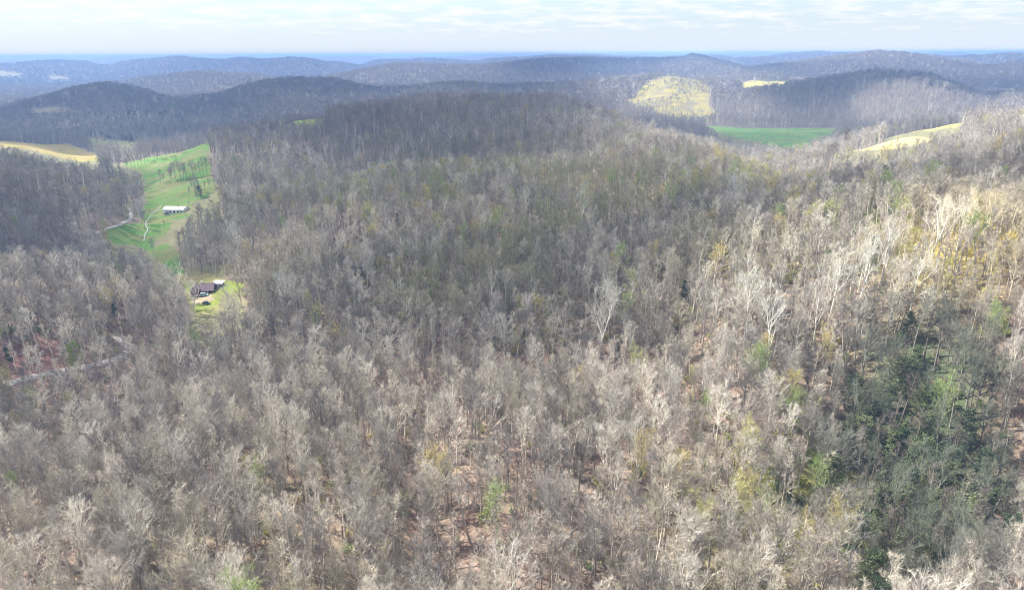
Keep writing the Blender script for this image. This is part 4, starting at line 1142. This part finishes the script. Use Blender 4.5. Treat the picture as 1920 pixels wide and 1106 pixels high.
soft = soft + .10 * fbm(gx_ / 400, gy_ / 400, 211, 4) + .10 * fbm(gx_ / 60, gy_ / 60, 213, 3) * np.clip(1 - gdd / 500, 0, 1)
soft = np.clip(soft + .02, .06, .92)
far_ = np.clip((gdd - 1300) / 900, 0, 1)
soft = soft * (1 - far_) + .48 * far_
soft = soft * (1 - shades(gx_, gy_))
soft = soft + (.85 - soft) * np.clip((gdd - 4600) / 1500, 0, 1) * .8
T_ = np.clip(soft + (1 - soft) * lit, 0, 1)                 # wanted sun share
edge = np.clip(np.minimum.reduce([cx - XS[0], XS[-1] - cx, cy - YS[0], YS[-1] - cy]) / 900, 0, 1)
T_ = 1 - (1 - T_) * edge
alpha = 1 - np.sqrt(T_)
thick = 1 - T_
bump_ = 40 * fbm(cx / 300, cy / 300, 221, 4)
n1, n2 = cx.shape
def sheet(zz, off, flip):
    i, j = np.meshgrid(np.arange(n1-1), np.arange(n2-1), indexing='ij'); a = (i * n2 + j).ravel() + off
    F = np.stack([a, a + n2, a + n2 + 1, a + 1], -1)
    if flip: F = F[:, ::-1]
    tt = thick.ravel()
    idx = (i * n2 + j).ravel()
    kp = (tt[idx] > .01) | (tt[idx + 1] > .01) | (tt[idx + n2] > .01)
    return np.stack([cx.ravel(), cy.ravel(), zz.ravel()], -1), F[kp]
Vb, Fb = sheet(ZC - 12 * thick + bump_ * .3 * thick, 0, True)
Vt, Ft = sheet(ZC + (90 + bump_) * thick, len(Vb), False)
m_cloud, n, l, p = mat('cloud')
for q in list(n):
    if q.type == 'BSDF_PRINCIPLED': n.remove(q)
oc = [q for q in n if q.type == 'OUTPUT_MATERIAL'][0]
a = n.new('ShaderNodeAttribute'); a.attribute_name = 'cover_share'; a.attribute_type = 'GEOMETRY'
tr_ = n.new('ShaderNodeBsdfTransparent'); tl = n.new('ShaderNodeBsdfTranslucent'); df = n.new('ShaderNodeBsdfDiffuse')
tl.inputs[0].default_value = (.52, .55, .60, 1); df.inputs[0].default_value = (.9, .9, .9, 1)
ms = n.new('ShaderNodeMixShader'); ms.inputs[0].default_value = .35; l.new(tl.outputs[0], ms.inputs[1]); l.new(df.outputs[0], ms.inputs[2])
mx = n.new('ShaderNodeMixShader'); l.new(a.outputs['Fac'], mx.inputs[0]); l.new(tr_.outputs[0], mx.inputs[1]); l.new(ms.outputs[0], mx.inputs[2])
l.new(mx.outputs[0], oc.inputs['Surface'])
me = tri_mesh('clouds', np.concatenate([Vb, Vt]), np.concatenate([Fb, Ft]), [m_cloud])
fa = me.attributes.new('cover_share', 'FLOAT', 'POINT'); fa.data.foreach_set('value', np.concatenate([alpha.ravel(), alpha.ravel()]).astype(np.float32))
me.polygons.foreach_set('use_smooth', np.ones(len(me.polygons), bool))
clouds = link('clouds', me); clouds['kind'] = 'stuff'

# ------------------------------------------------------------------ haze
m_haze = bpy.data.materials.new('haze'); m_haze.use_nodes = True
n = m_haze.node_tree.nodes; l = m_haze.node_tree.links; n.clear()
oh = n.new('ShaderNodeOutputMaterial'); pv = n.new('ShaderNodeVolumePrincipled')
pv.inputs['Color'].default_value = (.26, .45, .86, 1)
pv.inputs['Density'].default_value = 0.00015
pv.inputs['Anisotropy'].default_value = 0.0
l.new(pv.outputs[0], oh.inputs['Volume'])
bm = nb(); box(bm, -19500, 19500, -19500, 19500, float(HT.min()) - 3, 9.0)
hzo = bm_obj('haze', bm, m_haze); hzo['kind'] = 'stuff'
i_ = np.unravel_index(HT.argmax(), HT.shape); print('HAZE', hzo.dimensions, HT.max(), np.degrees(AZ[i_[0]]), math.exp(LD[i_[1]]))
